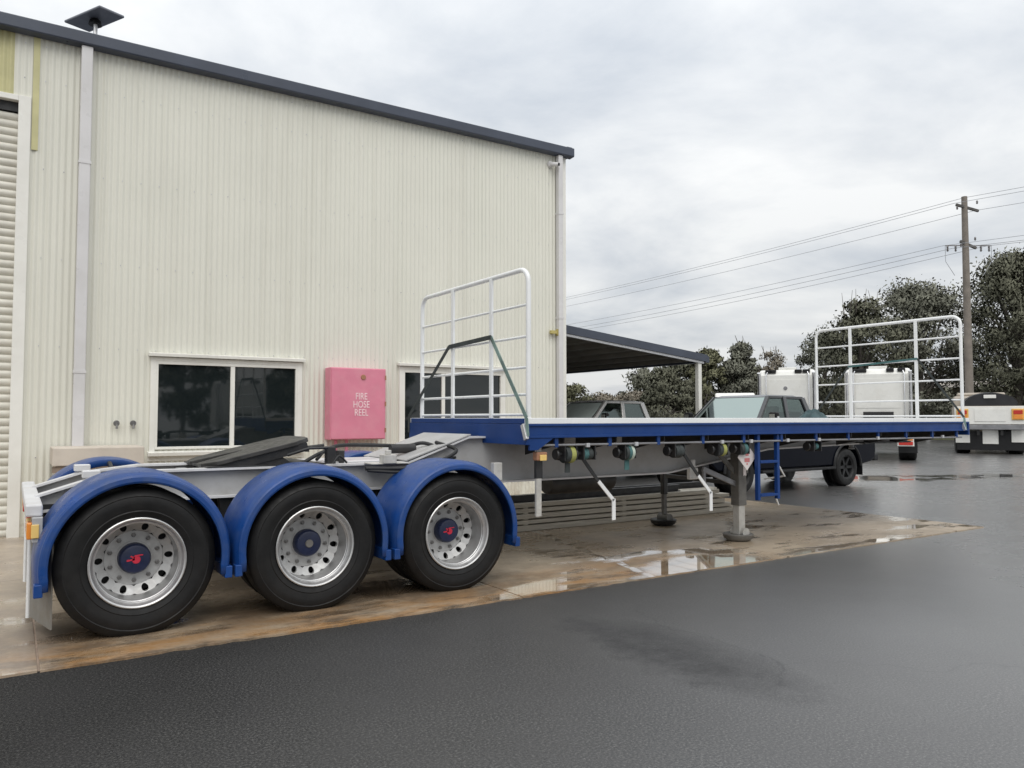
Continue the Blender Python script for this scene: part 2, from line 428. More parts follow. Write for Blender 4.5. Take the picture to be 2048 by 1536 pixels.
# ------------------------------------------------------------------ mesh helpers
class MB:
    def __init__(s):
        s.v = []; s.f = []
    def add(s, vs, fs):
        o = len(s.v)
        s.v += [tuple(x) for x in vs]
        s.f += [tuple(i + o for i in f) for f in fs]
        return s
    def box(s, x0, x1, y0, y1, z0, z1):
        vs = [(x0, y0, z0), (x1, y0, z0), (x1, y1, z0), (x0, y1, z0), (x0, y0, z1), (x1, y0, z1), (x1, y1, z1), (x0, y1, z1)]
        return s.add(vs, [(0, 3, 2, 1), (4, 5, 6, 7), (0, 1, 5, 4), (1, 2, 6, 5), (2, 3, 7, 6), (3, 0, 4, 7)])
    def obox(s, c, size, rot=None, axis_to=None):
        """box of the given size about c, rotated by an euler tuple"""
        m = Matrix.Identity(3)
        if rot is not None:
            from mathutils import Euler
            m = Euler(rot).to_matrix()
        hx, hy, hz = (q / 2 for q in size)
        cs = [(-hx, -hy, -hz), (hx, -hy, -hz), (hx, hy, -hz), (-hx, hy, -hz), (-hx, -hy, hz), (hx, -hy, hz), (hx, hy, hz), (-hx, hy, hz)]
        vs = [m @ Vector(q) + Vector(c) for q in cs]
        return s.add(vs, [(0, 3, 2, 1), (4, 5, 6, 7), (0, 1, 5, 4), (1, 2, 6, 5), (2, 3, 7, 6), (3, 0, 4, 7)])
    def bar(s, a, b, w, h, up=(0, 0, 1)):
        a = Vector(a); b = Vector(b)
        d = (b - a).normalized(); up = Vector(up)
        if abs(d.dot(up)) > 0.98:
            up = Vector((1, 0, 0))
        sd = d.cross(up).normalized(); u = sd.cross(d)
        vs = []
        for q in (a, b):
            for i, j in ((-1, -1), (1, -1), (1, 1), (-1, 1)):
                vs.append(q + sd * (w / 2 * i) + u * (h / 2 * j))
        return s.add(vs, [(3, 2, 1, 0), (4, 5, 6, 7), (0, 1, 5, 4), (1, 2, 6, 5), (2, 3, 7, 6), (3, 0, 4, 7)])
    def prism(s, poly, y0, y1):
        """poly of (x, z) extruded along y"""
        n = len(poly)
        ar = sum(poly[i][0] * poly[(i + 1) % n][1] - poly[(i + 1) % n][0] * poly[i][1] for i in range(n))
        if ar < 0:
            poly = poly[::-1]
        vs = [(x, y0, z) for x, z in poly] + [(x, y1, z) for x, z in poly]
        fs = [tuple(range(n)), tuple(range(2 * n - 1, n - 1, -1))]
        fs += [(i, i + n, (i + 1) % n + n, (i + 1) % n) for i in range(n)]
        return s.add(vs, fs)
    def tube(s, pts, r, n=8, caps=True):
        pts = [Vector(q) for q in pts]
        rs = r if isinstance(r, (list, tuple)) else [r] * len(pts)
        rings = []
        prev = None
        for i, q in enumerate(pts):
            if i == 0: d = pts[1] - q
            elif i == len(pts) - 1: d = q - pts[i - 1]
            else: d = (pts[i + 1] - q).normalized() + (q - pts[i - 1]).normalized()
            d.normalize()
            if prev is None:
                u = Vector((0, 0, 1)) if abs(d.z) < 0.9 else Vector((1, 0, 0))
            else:
                u = prev
            a = (u - d * u.dot(d)).normalized()
            b = d.cross(a)
            prev = a
            rings.append([q + (a * math.cos(2 * math.pi * k / n) + b * math.sin(2 * math.pi * k / n)) * rs[i] for k in range(n)])
        vs = [v for g in rings for v in g]
        fs = []
        for i in range(len(pts) - 1):
            for k in range(n):
                k2 = (k + 1) % n
                fs.append((i * n + k, i * n + k2, (i + 1) * n + k2, (i + 1) * n + k))
        if caps:
            fs.append(tuple(range(n - 1, -1, -1)))
            fs.append(tuple((len(pts) - 1) * n + k for k in range(n)))
        return s.add(vs, fs)
    def lathe(s, prof, c=(0, 0, 0), n=48, axis='Y', a0=0.0, a1=2 * math.pi, closed=True):
        """prof of (r, h); axis Y: h goes along +y"""
        vs = []; fs = []
        m = n if closed else n + 1
        for r, h in prof:
            for k in range(m):
                a = a0 + (a1 - a0) * k / n
                if axis == 'Y': q = (c[0] + r * math.cos(a), c[1] + h, c[2] + r * math.sin(a))
                elif axis == 'Z': q = (c[0] + r * math.cos(a), c[1] + r * math.sin(a), c[2] + h)
                else: q = (c[0] + h, c[1] + r * math.cos(a), c[2] + r * math.sin(a))
                vs.append(q)
        for i in range(len(prof) - 1):
            for k in range(n):
                k2 = (k + 1) % m
                fs.append((i * m + k, (i + 1) * m + k, (i + 1) * m + k2, i * m + k2))
        return s.add(vs, fs)
    def build(s, name, mat, parent=None, org=None, smooth=None, bevel=0.0, solid=0.0, loc=None):
        me = bpy.data.meshes.new(name)
        if org is not None:
            ox, oy, oz = org
            vs = [(x - ox, y - oy, z - oz) for x, y, z in s.v]
        else:
            vs = s.v
        me.from_pydata(vs, [], s.f)
        me.materials.append(MAT[mat] if isinstance(mat, str) else mat)
        if smooth is not None:
            me.polygons.foreach_set('use_smooth', [True] * len(me.polygons))
            me.set_sharp_from_angle(angle=R(smooth))
        me.update()
        return link(name, me, parent, bevel, solid, loc)

def link(name, me, parent=None, bevel=0.0, solid=0.0, loc=None):
    o = bpy.data.objects.new(name, me)
    col.objects.link(o)
    if parent is not None:
        o.parent = parent
    if loc is not None:
        o.location = loc
    if solid:
        m = o.modifiers.new('solid', 'SOLIDIFY'); m.thickness = solid; m.offset = 0
    if bevel:
        m = o.modifiers.new('bevel', 'BEVEL'); m.width = bevel; m.segments = 2; m.limit_method = 'ANGLE'; m.angle_limit = R(40)
    return o

def thing(name, loc, label, cat, group=None, rz=0.0):
    o = bpy.data.objects.new(name, None)
    o.empty_display_size = 0.2
    col.objects.link(o)
    o.location = loc
    o.rotation_euler = (0, 0, rz)
    return tag(o, label, cat, group)
def tag(o, label, cat, group=None):
    o['label'] = label; o['category'] = cat
    if group: o['group'] = group
    return o
def struct(o):
    o['kind'] = 'structure'
    return o
def copy_tree(o, parent=None):
    c = o.copy(); col.objects.link(c); c.parent = parent
    for ch in o.children:
        copy_tree(ch, c)
    return c
def text_mesh(s, size, name, extrude=0.0):
    cu = bpy.data.curves.new(name, 'FONT')
    cu.body = s; cu.size = size; cu.align_x = 'CENTER'; cu.align_y = 'CENTER'; cu.extrude = extrude
    o = bpy.data.objects.new(name, cu)
    col.objects.link(o)
    dg = bpy.context.evaluated_depsgraph_get()
    me = bpy.data.meshes.new_from_object(o.evaluated_get(dg))
    bpy.data.objects.remove(o); bpy.data.curves.remove(cu)
    return me

# ================================================================== GROUND
g = MB()
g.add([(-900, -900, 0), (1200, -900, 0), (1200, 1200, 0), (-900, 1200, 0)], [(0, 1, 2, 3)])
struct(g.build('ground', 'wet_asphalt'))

CE, CX1 = 5.38, 11.2            # near and end edges of the concrete apron
JX = [-10.2, -6.7, -3.26, 0.17, 3.6, 7.05, 10.5, CX1]
JY = [CE, 8.45, 11.62]
ap = MB()
ap.box(-10.2, CX1 - .02, CE + .03, 11.62, -0.05, 0.004)
apron = struct(ap.build('concrete_apron', 'brick_brown'))
for i in range(len(JX) - 1):
    for j in range(2):
        m = MB()
        gx = 0.007
        xa, xb = JX[i] + (gx if i else 0), JX[i + 1] - (gx if i < len(JX) - 2 else 0)
        ya, yb = JY[j] + (gx if j else 0), JY[j + 1] - (gx if j == 0 else 0)
        if j == 0:
            ne = max(2, int((xb - xa) / .09)); er_ = random.Random(70 + i)
            lo_ = [(xa + (xb - xa) * k / ne, ya + (er_.uniform(-.006, .012) if er_.random() < .8 else er_.uniform(.01, .028))) for k in range(ne + 1)]
            pl_ = lo_ + [(xb, yb), (xa, yb)]
            n_ = len(pl_)
            m.add([(x_, y_, -.04) for x_, y_ in pl_] + [(x_, y_, .014) for x_, y_ in pl_], [tuple(range(n_ - 1, -1, -1)), tuple(range(n_, 2 * n_))] + [(k, (k + 1) % n_, (k + 1) % n_ + n_, k + n_) for k in range(n_)])
            m.build('slab', 'wet_concrete', apron)
        else:
            m.box(xa, xb, ya, yb, -0.04, 0.014)
            m.build('slab', 'wet_concrete', apron, bevel=0.004)
# beyond the shed end the yard is asphalt; a grass verge runs along the far fence line
g = MB()
g.add([(30, 62, 0.02), (70, 4, 0.02), (130, -60, 0.02), (260, -60, 0.02), (260, 260, 0.02), (-60, 260, 0.02), (-40, 75, 0.02)], [(0, 1, 2, 3, 4, 5, 6)])
struct(g.build('grass_verge', 'verge_grass'))

# ================================================================== SHED
WY = 11.5
SX0, SX1 = -9.0, 8.62
EAVE = 6.42
shed = thing('shed', (SX0, WY, 0), 'large cream corrugated steel shed with slate gutter and tinted windows', 'shed')
SO = (SX0, WY, 0)
W1 = (1.645, 3.60, 1.07, 2.285)
W2 = (5.34, 7.24, 1.12, 2.29)
DOOR = (-4.6, -0.02, 0.0, 5.53)
PITCH = 0.0762
def sheet(x0, x1, z0, z1, opens, mat, lap=0.0):
    xs = set([x0, x1])
    n = int(round((x1 - x0) / PITCH * 8))
    for k in range(n + 1):
        xs.add(x0 + (x1 - x0) * k / n)
    zs = set([z0, z1])
    for (a, b, c, d) in opens:
        for q in (a, b):
            if x0 < q < x1: xs.add(q)
        for q in (c, d):
            if z0 < q < z1: zs.add(q)
    xs = sorted(xs); zs = sorted(zs)
    m = MB()
    nz = len(zs)
    vs = [(x, WY + lap + 0.0085 * math.cos(2 * math.pi * x / PITCH), z) for x in xs for z in zs]
    fs = []
    for i in range(len(xs) - 1):
        for j in range(nz - 1):
            cx, cz = (xs[i] + xs[i + 1]) / 2, (zs[j] + zs[j + 1]) / 2
            if any(a < cx < b and c < cz < d for a, b, c, d in opens):
                continue
            fs.append((i * nz + j, (i + 1) * nz + j, (i + 1) * nz + j + 1, i * nz + j + 1))
    if fs:
        m.add(vs, fs)
        m.build('wall_sheet', mat, shed, SO, smooth=60)
opens = [W1, W2, DOOR]
SW = PITCH * 10
x = 0.0
edges = [0.0 + i * SW for i in range(0, 12)]
edges = [e for e in edges if e < SX1 - 0.1] + [SX1]
for i in range(len(edges) - 1):
    sheet(edges[i], edges[i + 1] + (0.004 if i < len(edges) - 2 else 0), 0.0, EAVE, opens, 'wall_cream', -.0022 * (i % 2))
sheet(0.0 - PITCH * 1, 0.0, 0.0, EAVE, opens, 'wall_cream')
# left of the door, above the door
for i in range(6):
    sheet(-PITCH - (i + 1) * SW, -PITCH - i * SW, DOOR[3], EAVE, [], 'fibreglass')
for i in range(6):
    a = DOOR[0] - (i + 1) * SW
    sheet(max(a, SX0), DOOR[0] - i * SW, 0.0, EAVE, [], 'wall_cream')
m = MB(); m.box(DOOR[0], -PITCH - 6 * SW - 0.001, WY - .004, WY + 0.004, DOOR[3], EAVE); m.build('wall_sheet', 'fibreglass', shed, SO)
# yellow fibreglass strip beside the door opening
m = MB(); m.box(0.128, 0.20, WY - 0.018, WY - 0.009, 4.93, EAVE); m.build('yellow_strip', 'fibreglass', shed, SO)
# fixing screws in rows along the girts
m = MB()
for z in (0.35, 1.0, 2.42, 3.55, 4.7, 5.85, 6.3):
    k = 0
    xx = 0.01
    while xx < SX1 - 0.05:
        xc = round(xx / PITCH) * PITCH + PITCH / 2
        if not any(a - .12 < xc < b + .12 and c - .1 < z < d + .1 for a, b, c, d in opens):
            m.box(xc - .006, xc + .006, WY - 0.0145, WY - 0.0085, z - .006, z + .006)
        xx += PITCH * 3
sc = m.build('screws', 'zinc', shed, SO); sc['kind'] = 'stuff'
# end wall, back wall, far walls, roof
m = MB()
n = 430
vs = []
for i in range(n + 1):
    y = WY + 18.0 * i / n
    xw = SX1 + 0.004 + 0.0085 * math.cos(2 * math.pi * y / PITCH)
    ztop = EAVE + 0.085 * min(y - WY, 18 - (y - WY))
    vs += [(xw, y, 0), (xw, y, ztop)]
m.add(vs, [(2 * i, 2 * i + 2, 2 * i + 3, 2 * i + 1) for i in range(n)])
m.build('end_wall', 'wall_cream', shed, SO, smooth=60)
m = MB()
m.box(SX0, SX1, WY + 17.9, WY + 18.0, 0, EAVE)
m.box(SX0 - .1, SX0, WY, WY + 18, 0, EAVE)
m.build('rear_wall', 'wall_cream', shed, SO)
m = MB()
m.prism([(0, 0), (1, 0)], 0, 1) if False else None
zr = EAVE + 0.06
m.add([(SX0 - .2, WY - .10, zr + .02), (SX1 + .12, WY - .10, zr + .02), (SX1 + .12, WY + 9, zr + .80), (SX0 - .2, WY + 9, zr + .80),
       (SX1 + .12, WY + 18.1, zr + .02), (SX0 - .2, WY + 18.1, zr + .02)], [(0, 1, 2, 3), (3, 2, 4, 5)])
m.build('roof', 'roof_slate', shed, SO, solid=0.03)
# gutter: quad profile with rolled lip and shadow soffit
m = MB()
prof = [(-.16, 6.565), (-.165, 6.555), (-.165, 6.42), (-.155, 6.405), (-.02, 6.395), (-.02, 6.57), (-.03, 6.57), (-.03, 6.41), (-.145, 6.42), (-.15, 6.43), (-.15, 6.56)]
vs = []
for xx in (SX0 - .2, SX1 + .14):
    vs += [(xx, WY + a, b) for a, b in prof]
k = len(prof)
m.add(vs, [(i, (i + 1) % k, (i + 1) % k + k, i + k) for i in range(k)] + [tuple(range(k - 1, -1, -1)), tuple(range(k, 2 * k))])
m.build('gutter', 'gutter_slate', shed, SO)
m = MB(); m.box(SX1 + .02, SX1 + .14, WY - .10, WY + 18.1, 6.43, 6.60); m.build('barge_cap', 'gutter_slate', shed, SO)
# corner flashing
m = MB()
m.box(8.545, 8.66, WY - .026, WY - .012, 0.02, 6.40); m.box(8.645, 8.66, WY - .012, WY + .12, 0.02, 6.40)
m.build('corner_flashing', 'trim_white', shed, SO)

def downpipe(xc, w, z0, z1, joints, y=WY - 0.075):
    m = MB(); m.box(xc - w / 2, xc + w / 2, y - .05, y + .05, z0, z1)
    d = m.build('downpipe', 'pipe_grey', shed, SO, bevel=0.012)
    for z in joints:
        m = MB(); m.box(xc - w / 2 - .006, xc + w / 2 + .006, y - .056, y + .056, z - .02, z + .02); m.build('bracket', 'pipe_grey', d, None and SO or SO)
downpipe(0.725, 0.135, 0.0, 6.40, (4.85, 2.1))
downpipe(8.475, 0.10, 0.0, 6.40, (5.3, 3.35, 1.2))

def window(w, split):
    x0, x1, z0, z1 = w
    fw = 0.055
    m = MB()
    m.box(x0 - .07, x0, WY - .035, WY + .03, z0 - .05, z1 + .0)
    m.box(x1, x1 + .07, WY - .035, WY + .03, z0 - .05, z1 + .0)
    fr = MB()
    y0, y1 = WY - .03, WY + .05
    fr.box(x0, x0 + .03, y0, y1, z0, z1); fr.box(x1 - .03, x1, y0, y1, z0, z1)
    fr.box(x0 + .03, x1 - .03, y0, y1, z1 - .045, z1); fr.box(x0 + .03, x1 - .03, y0, y1, z0, z0 + .035)
    wf = fr.build('window', 'trim_white', shed, SO, bevel=0.003)
    m.box(x0 - .07, x1 + .07, WY - .035, WY + .03, z1, z1 + .05)
    m.build('surround', 'trim_white', wf, SO, bevel=0.003)
    f = MB(); f.prism([(0, 0), (1, 0)], 0, 0) if False else None
    f.obox(((x0 + x1) / 2, WY - .05, z1 + .085), (x1 - x0 + .20, .10, .045), (R(8), 0, 0))
    f.build('head_flashing', 'trim_white', wf, SO, bevel=0.004)
    s_ = MB(); s_.obox(((x0 + x1) / 2, WY - .045, z0 - .055), (x1 - x0 + .18, .12, .05), (R(10), 0, 0))
    s_.box(x0 - .09, x1 + .09, WY - .02, WY + .0, z0 - .16, z0 - .08)
    s_.build('sill', 'trim_white', wf, SO, bevel=0.004)
    mm = MB(); mm.box(split - .03, split + .03, WY - .026, WY + .04, z0 + .035, z1 - .045); mm.build('mullion', 'trim_white', wf, SO, bevel=0.003)
    for a, b in ((x0 + .03, split - .03), (split + .03, x1 - .03)):
        g_ = MB(); g_.box(a, b, WY + .008, WY + .014, z0 + .035, z1 - .045)
        g_.build('pane', 'tinted_glass', wf, SO)
window(W1, 2.66)
window(W2, 6.08)

# roller door
rd = MB()
rd.box(-.02, 0.115, WY - .04, WY + .10, 0, 5.60); rd.box(DOOR[0] - .12, DOOR[0], WY - .04, WY + .10, 0, 5.60)
rd.box(DOOR[0], -.02, WY - .035, WY + .10, 5.53, 5.60)
door = rd.build('roller_door', 'trim_white', shed, SO, bevel=0.004)
sl = MB()
zs = [(0.0, 0.0), (0.018, 0.02), (0.045, 0.03), (0.075, 0.028), (0.095, 0.012), (0.1, 0.0)]
vs = []
for xx in (DOOR[0], -.02):
    vs += [(xx - SX0, .10 - d, z) for z, d in zs]
k = len(zs)
sl.add(vs, [(i, i + k, i + k + 1, i + 1) for i in range(k - 1)])
slat0 = sl.build('slat', 'door_cream', door, None, smooth=50)
for i in range(1, 54):
    c = slat0.copy(); col.objects.link(c); c.parent = door; c.location = (0, 0, 0.1 * i)
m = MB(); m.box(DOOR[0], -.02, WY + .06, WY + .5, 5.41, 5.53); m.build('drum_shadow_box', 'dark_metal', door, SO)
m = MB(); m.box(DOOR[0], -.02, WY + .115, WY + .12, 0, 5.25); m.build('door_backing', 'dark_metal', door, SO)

# small fittings on the wall
for i, xx in enumerate((1.17, 1.37)):
    m = MB()
    m.lathe([(0.0, -.05), (.035, -.05), (.04, -.03), (.022, -.02), (.022, .03)], (xx, WY - .03, 1.43), 14)
    m.tube([(xx, WY - .06, 1.43), (xx, WY - .10, 1.41), (xx, WY - .11, 1.36)], .014, 8)
    tag(m.build('wall_tap', 'nut_steel', None, smooth=40), 'small grey wall tap, one of a pair beside the wider window', 'tap', 'paired taps on the shed wall')
m = MB(); m.tube([(8.33, WY - .0, 3.08), (8.33, WY - .07, 3.08)], .035, 10); m.box(8.26, 8.42, WY - .09, WY - .05, 3.05, 3.11)
m.box(8.41, 8.45, WY - .10, WY - .03, 3.02, 3.14)
tag(m.build('pipe_clamp', 'brass', None, bevel=.004), 'small yellow brass bracket on the wall beside the corner downpipe', 'bracket')
c = thing('security_camera', (8.3, WY - .02, 6.2), 'small grey dome security camera under the shed gutter', 'camera')
m = MB(); m.lathe([(0, -.03), (.055, -.03), (.06, 0), (.06, .02)], (0, 0, .02), 16, axis='Y'); m.build('mount', 'pipe_grey', c, smooth=40)
m = MB(); m.tube([(0, -.02, .02), (.05, -.13, -.01), (.07, -.17, -.015)], [.042, .042, .03], 12); m.build('body', 'pipe_grey', c, smooth=40)
m = MB(); m.tube([(.07, -.168, -.015), (.078, -.185, -.018)], .028, 12); m.build('lens', 'trim_black', c)
m = MB(); m.box(SX1 + .02, SX1 + .07, WY + .05, WY + .15, 5.72, 5.92)
tag(m.build('floodlight_bracket', 'pipe_grey', None, bevel=.008), 'little grey bracket high on the shed end wall', 'bracket')

# satellite panel on the roof
sa = thing('satellite_dish', (0.84, WY + .30, 6.52), 'flat grey satellite internet panel on a short tripod above the gutter', 'antenna')
m = MB()
m.obox((-.01, .10, .50), (.74, .38, .035), (R(5), R(-3), R(-59)))
m.build('panel', 'antenna_grey', sa, bevel=.012)
m = MB(); m.tube([(0, 0, .0), (0, 0, .34), (0, .06, .46)], [.026, .026, .02], 10); m.build('mast', 'zinc', sa, smooth=50)
m = MB(); m.lathe([(.0, 0), (.085, 0), (.07, .06), (.03, .09), (0, .09)], (0.0, .06, .40), 16, axis='Z'); m.build('swivel', 'trim_black', sa, smooth=40)
for dx, dy in ((-.14, -.10), (.15, -.10), (.0, .2)):
    m = MB(); m.tube([(0, 0, .24), (dx * .6, dy * .6, .18), (dx, dy, .0)], .012, 8); m.build('leg', 'zinc', sa, smooth=50)

# fire hose cabinet
fx0, fx1, fz0, fz1 = 4.03, 4.93, 1.17, 2.27
fc = thing('fire_hose_cabinet', ((fx0 + fx1) / 2, WY, fz0), 'faded pink fire hose reel cabinet mounted between two windows', 'cabinet')
FO = ((fx0 + fx1) / 2, WY, fz0)
m = MB(); m.box(fx0, fx1, WY - .26, WY - .012, fz0, fz1); m.build('case', 'pink_red', fc, FO, bevel=.010)
m = MB(); m.box(fx0 + .012, fx1 - .012, WY - .275, WY - .263, fz0 + .012, fz1 - .012); dr = m.build('door', 'pink_red', fc, FO, bevel=.006)
m = MB(); m.lathe([(.0, -.012), (.036, -.012), (.042, 0), (.042, .01)], (fx0 + .52, WY - .278, fz1 - .14), 18); m.build('lock', 'copper', dr, FO, smooth=40)
for zz in (fz0 + .14, fz0 + .55, fz1 - .14):
    m = MB(); m.tube([(fx1 - .012, WY - .28, zz - .035), (fx1 - .012, WY - .28, zz + .035)], .012, 8); m.build('hinge', 'copper', dr, FO)
for i, w in enumerate(('FIRE', 'HOSE', 'REEL')):
    me = text_mesh(w, 0.155, 'lettering', 0.0015)
    me.materials.append(MAT['pale_print'])
    o = link('lettering', me, dr)
    o.rotation_euler = (R(90), 0, 0)
    o.location = (fx0 + .49 - FO[0], -.2775, (fz0 + .66 - i * .125) - FO[2])
    o.scale = (.70, .95, 1)
for xx in (fx0 + .145, fx0 + .32):
    m = MB(); m.tube([(xx, WY - .11, fz0 - .9), (xx, WY - .11, fz0 + .01)], .025, 12); m.build('supply_pipe', 'pink_red', fc, FO, smooth=50)

# beige service box with a brick plinth at the foot of the wall
sb = thing('service_box', (.92, 11.0, 0), 'low beige service box on brown bricks against the shed wall', 'service box')
BO = (.92, 11.0, 0)
m = MB(); m.box(.42, 1.42, 10.72, 11.44, .92, 1.14); m.build('lid', 'block_beige', sb, BO, bevel=.012)
m = MB(); m.box(.46, 1.38, 10.77, 11.42, 0.014, .919); m.build('core', 'block_beige', sb, BO)
bm = MB(); bm.box(-.11, .11, -.012, .012, -.035, .035)
b0 = None
for r_ in range(11):
    for k in range(8):
        xx = .58 + k * .235 + (0.117 if r_ % 2 else 0) - .05
        if xx > 1.30: continue
        if b0 is None:
            b0 = bm.build('brick', 'brick_brown', sb); o = b0
        else:
            o = b0.copy(); col.objects.link(o); o.parent = sb
        o.location = (xx - BO[0], 10.764 - BO[1], .056 + r_ * .082)

# ================================================================== CARPORT beside the shed
CY = 12.9
cp = thing('carport', (9, CY, 0), 'open lean-to carport with slate fascia and pale posts beside the shed', 'carport')
CO = (9, CY, 0)
def cz(x): return 3.50 - (x - 8.7) * 0.1035
m = MB()
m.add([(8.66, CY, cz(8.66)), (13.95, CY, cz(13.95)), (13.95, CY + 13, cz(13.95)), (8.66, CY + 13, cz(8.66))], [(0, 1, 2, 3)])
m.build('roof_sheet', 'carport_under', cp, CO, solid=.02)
m = MB()
m.bar((8.66, CY - .02, cz(8.66) - .03), (13.93, CY - .02, cz(13.93) - .03), .025, .17); m.build('fascia', 'gutter_slate', cp, CO)
m = MB(); m.bar((8.66, CY + .03, cz(8.66) - .145), (13.85, CY + .03, cz(13.85) - .145), .06, .05); m.build('trim_angle', 'zinc', cp, CO)
m = MB(); m.box(13.88, 14.0, CY - .03, CY + 13, cz(13.95) - .13, cz(13.95) + .02); m.build('gutter', 'gutter_slate', cp, CO)
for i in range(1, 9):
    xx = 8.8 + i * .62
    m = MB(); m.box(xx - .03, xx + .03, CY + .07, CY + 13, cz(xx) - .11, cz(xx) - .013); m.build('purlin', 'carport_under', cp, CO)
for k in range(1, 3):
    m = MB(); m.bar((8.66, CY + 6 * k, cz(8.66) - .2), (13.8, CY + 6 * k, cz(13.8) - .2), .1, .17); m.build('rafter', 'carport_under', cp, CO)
for k in range(3):
    m = MB(); m.box(13.68, 13.79, CY + .02 + 6 * k, CY + .13 + 6 * k, 0, cz(13.75) - .12); m.build('post', 'trim_white', cp, CO, bevel=.006)

# ================================================================== TRAILER
T = thing('flatbed_trailer', (7, 7.15, 0), 'blue and white tri-axle flatbed trailer with grey chassis and gates at both deck ends', 'trailer')
TO = (7, 7.15, 0)
def tp(m, name, mat, parent=None, **kw):
    return m.build(name, mat, parent or T, TO, **kw)
YN, YF, YC = 5.90, 8.40, 7.15
DX0, DX1 = 4.0, 11.92
# deck
m = MB(); m.box(DX0 + .03, DX1 - .03, YN + .05, YF - .05, 1.40, 1.494); tp(m, 'deck', 'chassis_light')
for a, b in ((YN, YN + .05), (YF - .05, YF)):
    m = MB(); m.box(DX0, DX1, a, b, 1.445, 1.5); tp(m, 'deck_edge', 'gate_white', bevel=.004)
    m = MB()
    s_ = 1 if a == YN else -1
    yo = a if a == YN else b
    y_in = yo + s_ * .05
    # channel: web with small top and bottom flanges
    m.box(DX0, DX1, min(yo + s_ * .012, y_in), max(yo + s_ * .012, y_in), 1.335, 1.444)
    m.box(DX0, DX1, min(yo - s_ * .004, y_in), max(yo - s_ * .004, y_in), 1.424, 1.4445)
    m.box(DX0, DX1, min(yo - s_ * .006, y_in), max(yo - s_ * .006, y_in), 1.312, 1.336)
    tp(m, 'side_channel', 'trailer_blue', bevel=.003)
for xa, xb in ((DX0 - .01, DX0 + .03), (DX1 - .03, DX1 + .01)):
    m = MB(); m.box(xa, xb, YN + .0, YF, 1.25, 1.4445); m.box(xa, xb, YN + .05, YF - .05, 1.446, 1.497)
    tp(m, 'end_beam', 'trailer_blue', bevel=.004)
# rear corner gussets
for yy in (YN + .0, YF - .03):
    m = MB(); m.prism([(4.03, 1.31), (4.03, 1.20), (4.12, 1.20), (4.30, 1.31)], yy + .002, yy + .03); tp(m, 'corner_gusset', 'trailer_blue')
# rope rail below the deck with blue hangers
for yy in (YN + .03, YF - .03):
    m = MB(); m.tube([(4.10, yy, 1.243), (11.75, yy, 1.218)], .012, 8); tp(m, 'rope_rail', 'steel_rail', smooth=50)
for k in range(12):
    xx = 4.35 + k * .66
    for yy, s_ in ((YN + .03, 1), (YF - .03, -1)):
        m = MB(); m.box(xx - .02, xx + .02, yy - .012, yy + .012, 1.222, 1.315); tp(m, 'rail_hanger', 'trailer_blue')
    m = MB(); m.box(xx + .1, xx + .15, YN + .051, YF - .051, 1.33, 1.40); tp(m, 'crossbearer', 'trailer_blue')
    for s_, y_e, y_r in ((1, YN + .06, 6.63), (-1, YF - .06, 7.67)):
        m = MB()
        pts = [(xx + .115, y_e, 1.325), (xx + .115, y_r, 1.325), (xx + .115, y_r, 1.12), (xx + .115, y_e, 1.26)]
        vs = pts + [(q[0] + .012, q[1], q[2]) for q in pts]
        m.add(vs, [(0, 1, 2, 3), (7, 6, 5, 4), (0, 4, 5, 1), (1, 5, 6, 2), (2, 6, 7, 3), (3, 7, 4, 0)])
        tp(m, 'outrigger', 'dark_metal')
# chassis rails: web and flanges, tail ramp dips to the rear, swan neck rises under the deck
top = [(.16, .915), (.50, 1.02), (.95, 1.072), (3.15, 1.072), (3.80, 1.30), (11.55, 1.32)]
bot = [(.16, .82), (.95, .862), (6.50, .862), (7.45, .985), (8.3, 1.10), (11.55, 1.16)]
for yr in (6.70, 7.60):
    m = MB(); m.prism(top + bot[::-1], yr - .008, yr + .008)
    rl = tp(m, 'chassis_rail', 'chassis_grey')
    for path, dz, nm in ((top, .008, 'top_flange'), (bot, -.008, 'bottom_flange')):
        m = MB()
        vs = []
        for x_, z_ in path:
            for yy in (yr - .07, yr + .07):
                vs += [(x_, yy, z_ - .009 + dz), (x_, yy, z_ + .009 + dz)]
        fs = []
        for i in range(len(path) - 1):
            a = i * 4; b = a + 4
            fs += [(a, b, b + 1, a + 1), (a + 2, a + 3, b + 3, b + 2), (a + 1, b + 1, b + 3, a + 3), (a, a + 2, b + 2, b)]
        fs += [(0, 1, 3, 2), (len(vs) - 4, len(vs) - 2, len(vs) - 1, len(vs) - 3)]
        m.add(vs, fs)
        m.build(nm, 'chassis_light', rl, TO)
# neck plate between the rails, under the deck tail
m = MB()
vs = [(3.12, 6.63, 1.10), (3.12, 7.67, 1.10), (3.82, 7.67, 1.335), (3.82, 6.63, 1.335)]
m.add(vs, [(0, 3, 2, 1)]); tp(m, 'neck_plate', 'chassis_grey', solid=.012)
for xx, z0, z1 in ((.9, .88, 1.05), (1.3, .88, 1.05), (2.3, .88, 1.05), (2.9, .88, 1.05), (3.6, .88, 1.2), (4.6, .9, 1.3), (5.6, .9, 1.3), (6.6, .93, 1.3), (7.5, 1.0, 1.3), (8.8, 1.15, 1.3), (10, 1.16, 1.3), (11.2, 1.17, 1.3)):
    m = MB(); m.box(xx - .04, xx + .04, 6.709, 7.591, z0, z1); tp(m, 'crossmember', 'chassis_grey')
m = MB(); m.box(2.35, 3.10, 6.80, 7.50, 1.086, 1.10); tp(m, 'chassis_plate', 'chassis_light', bevel=.004)
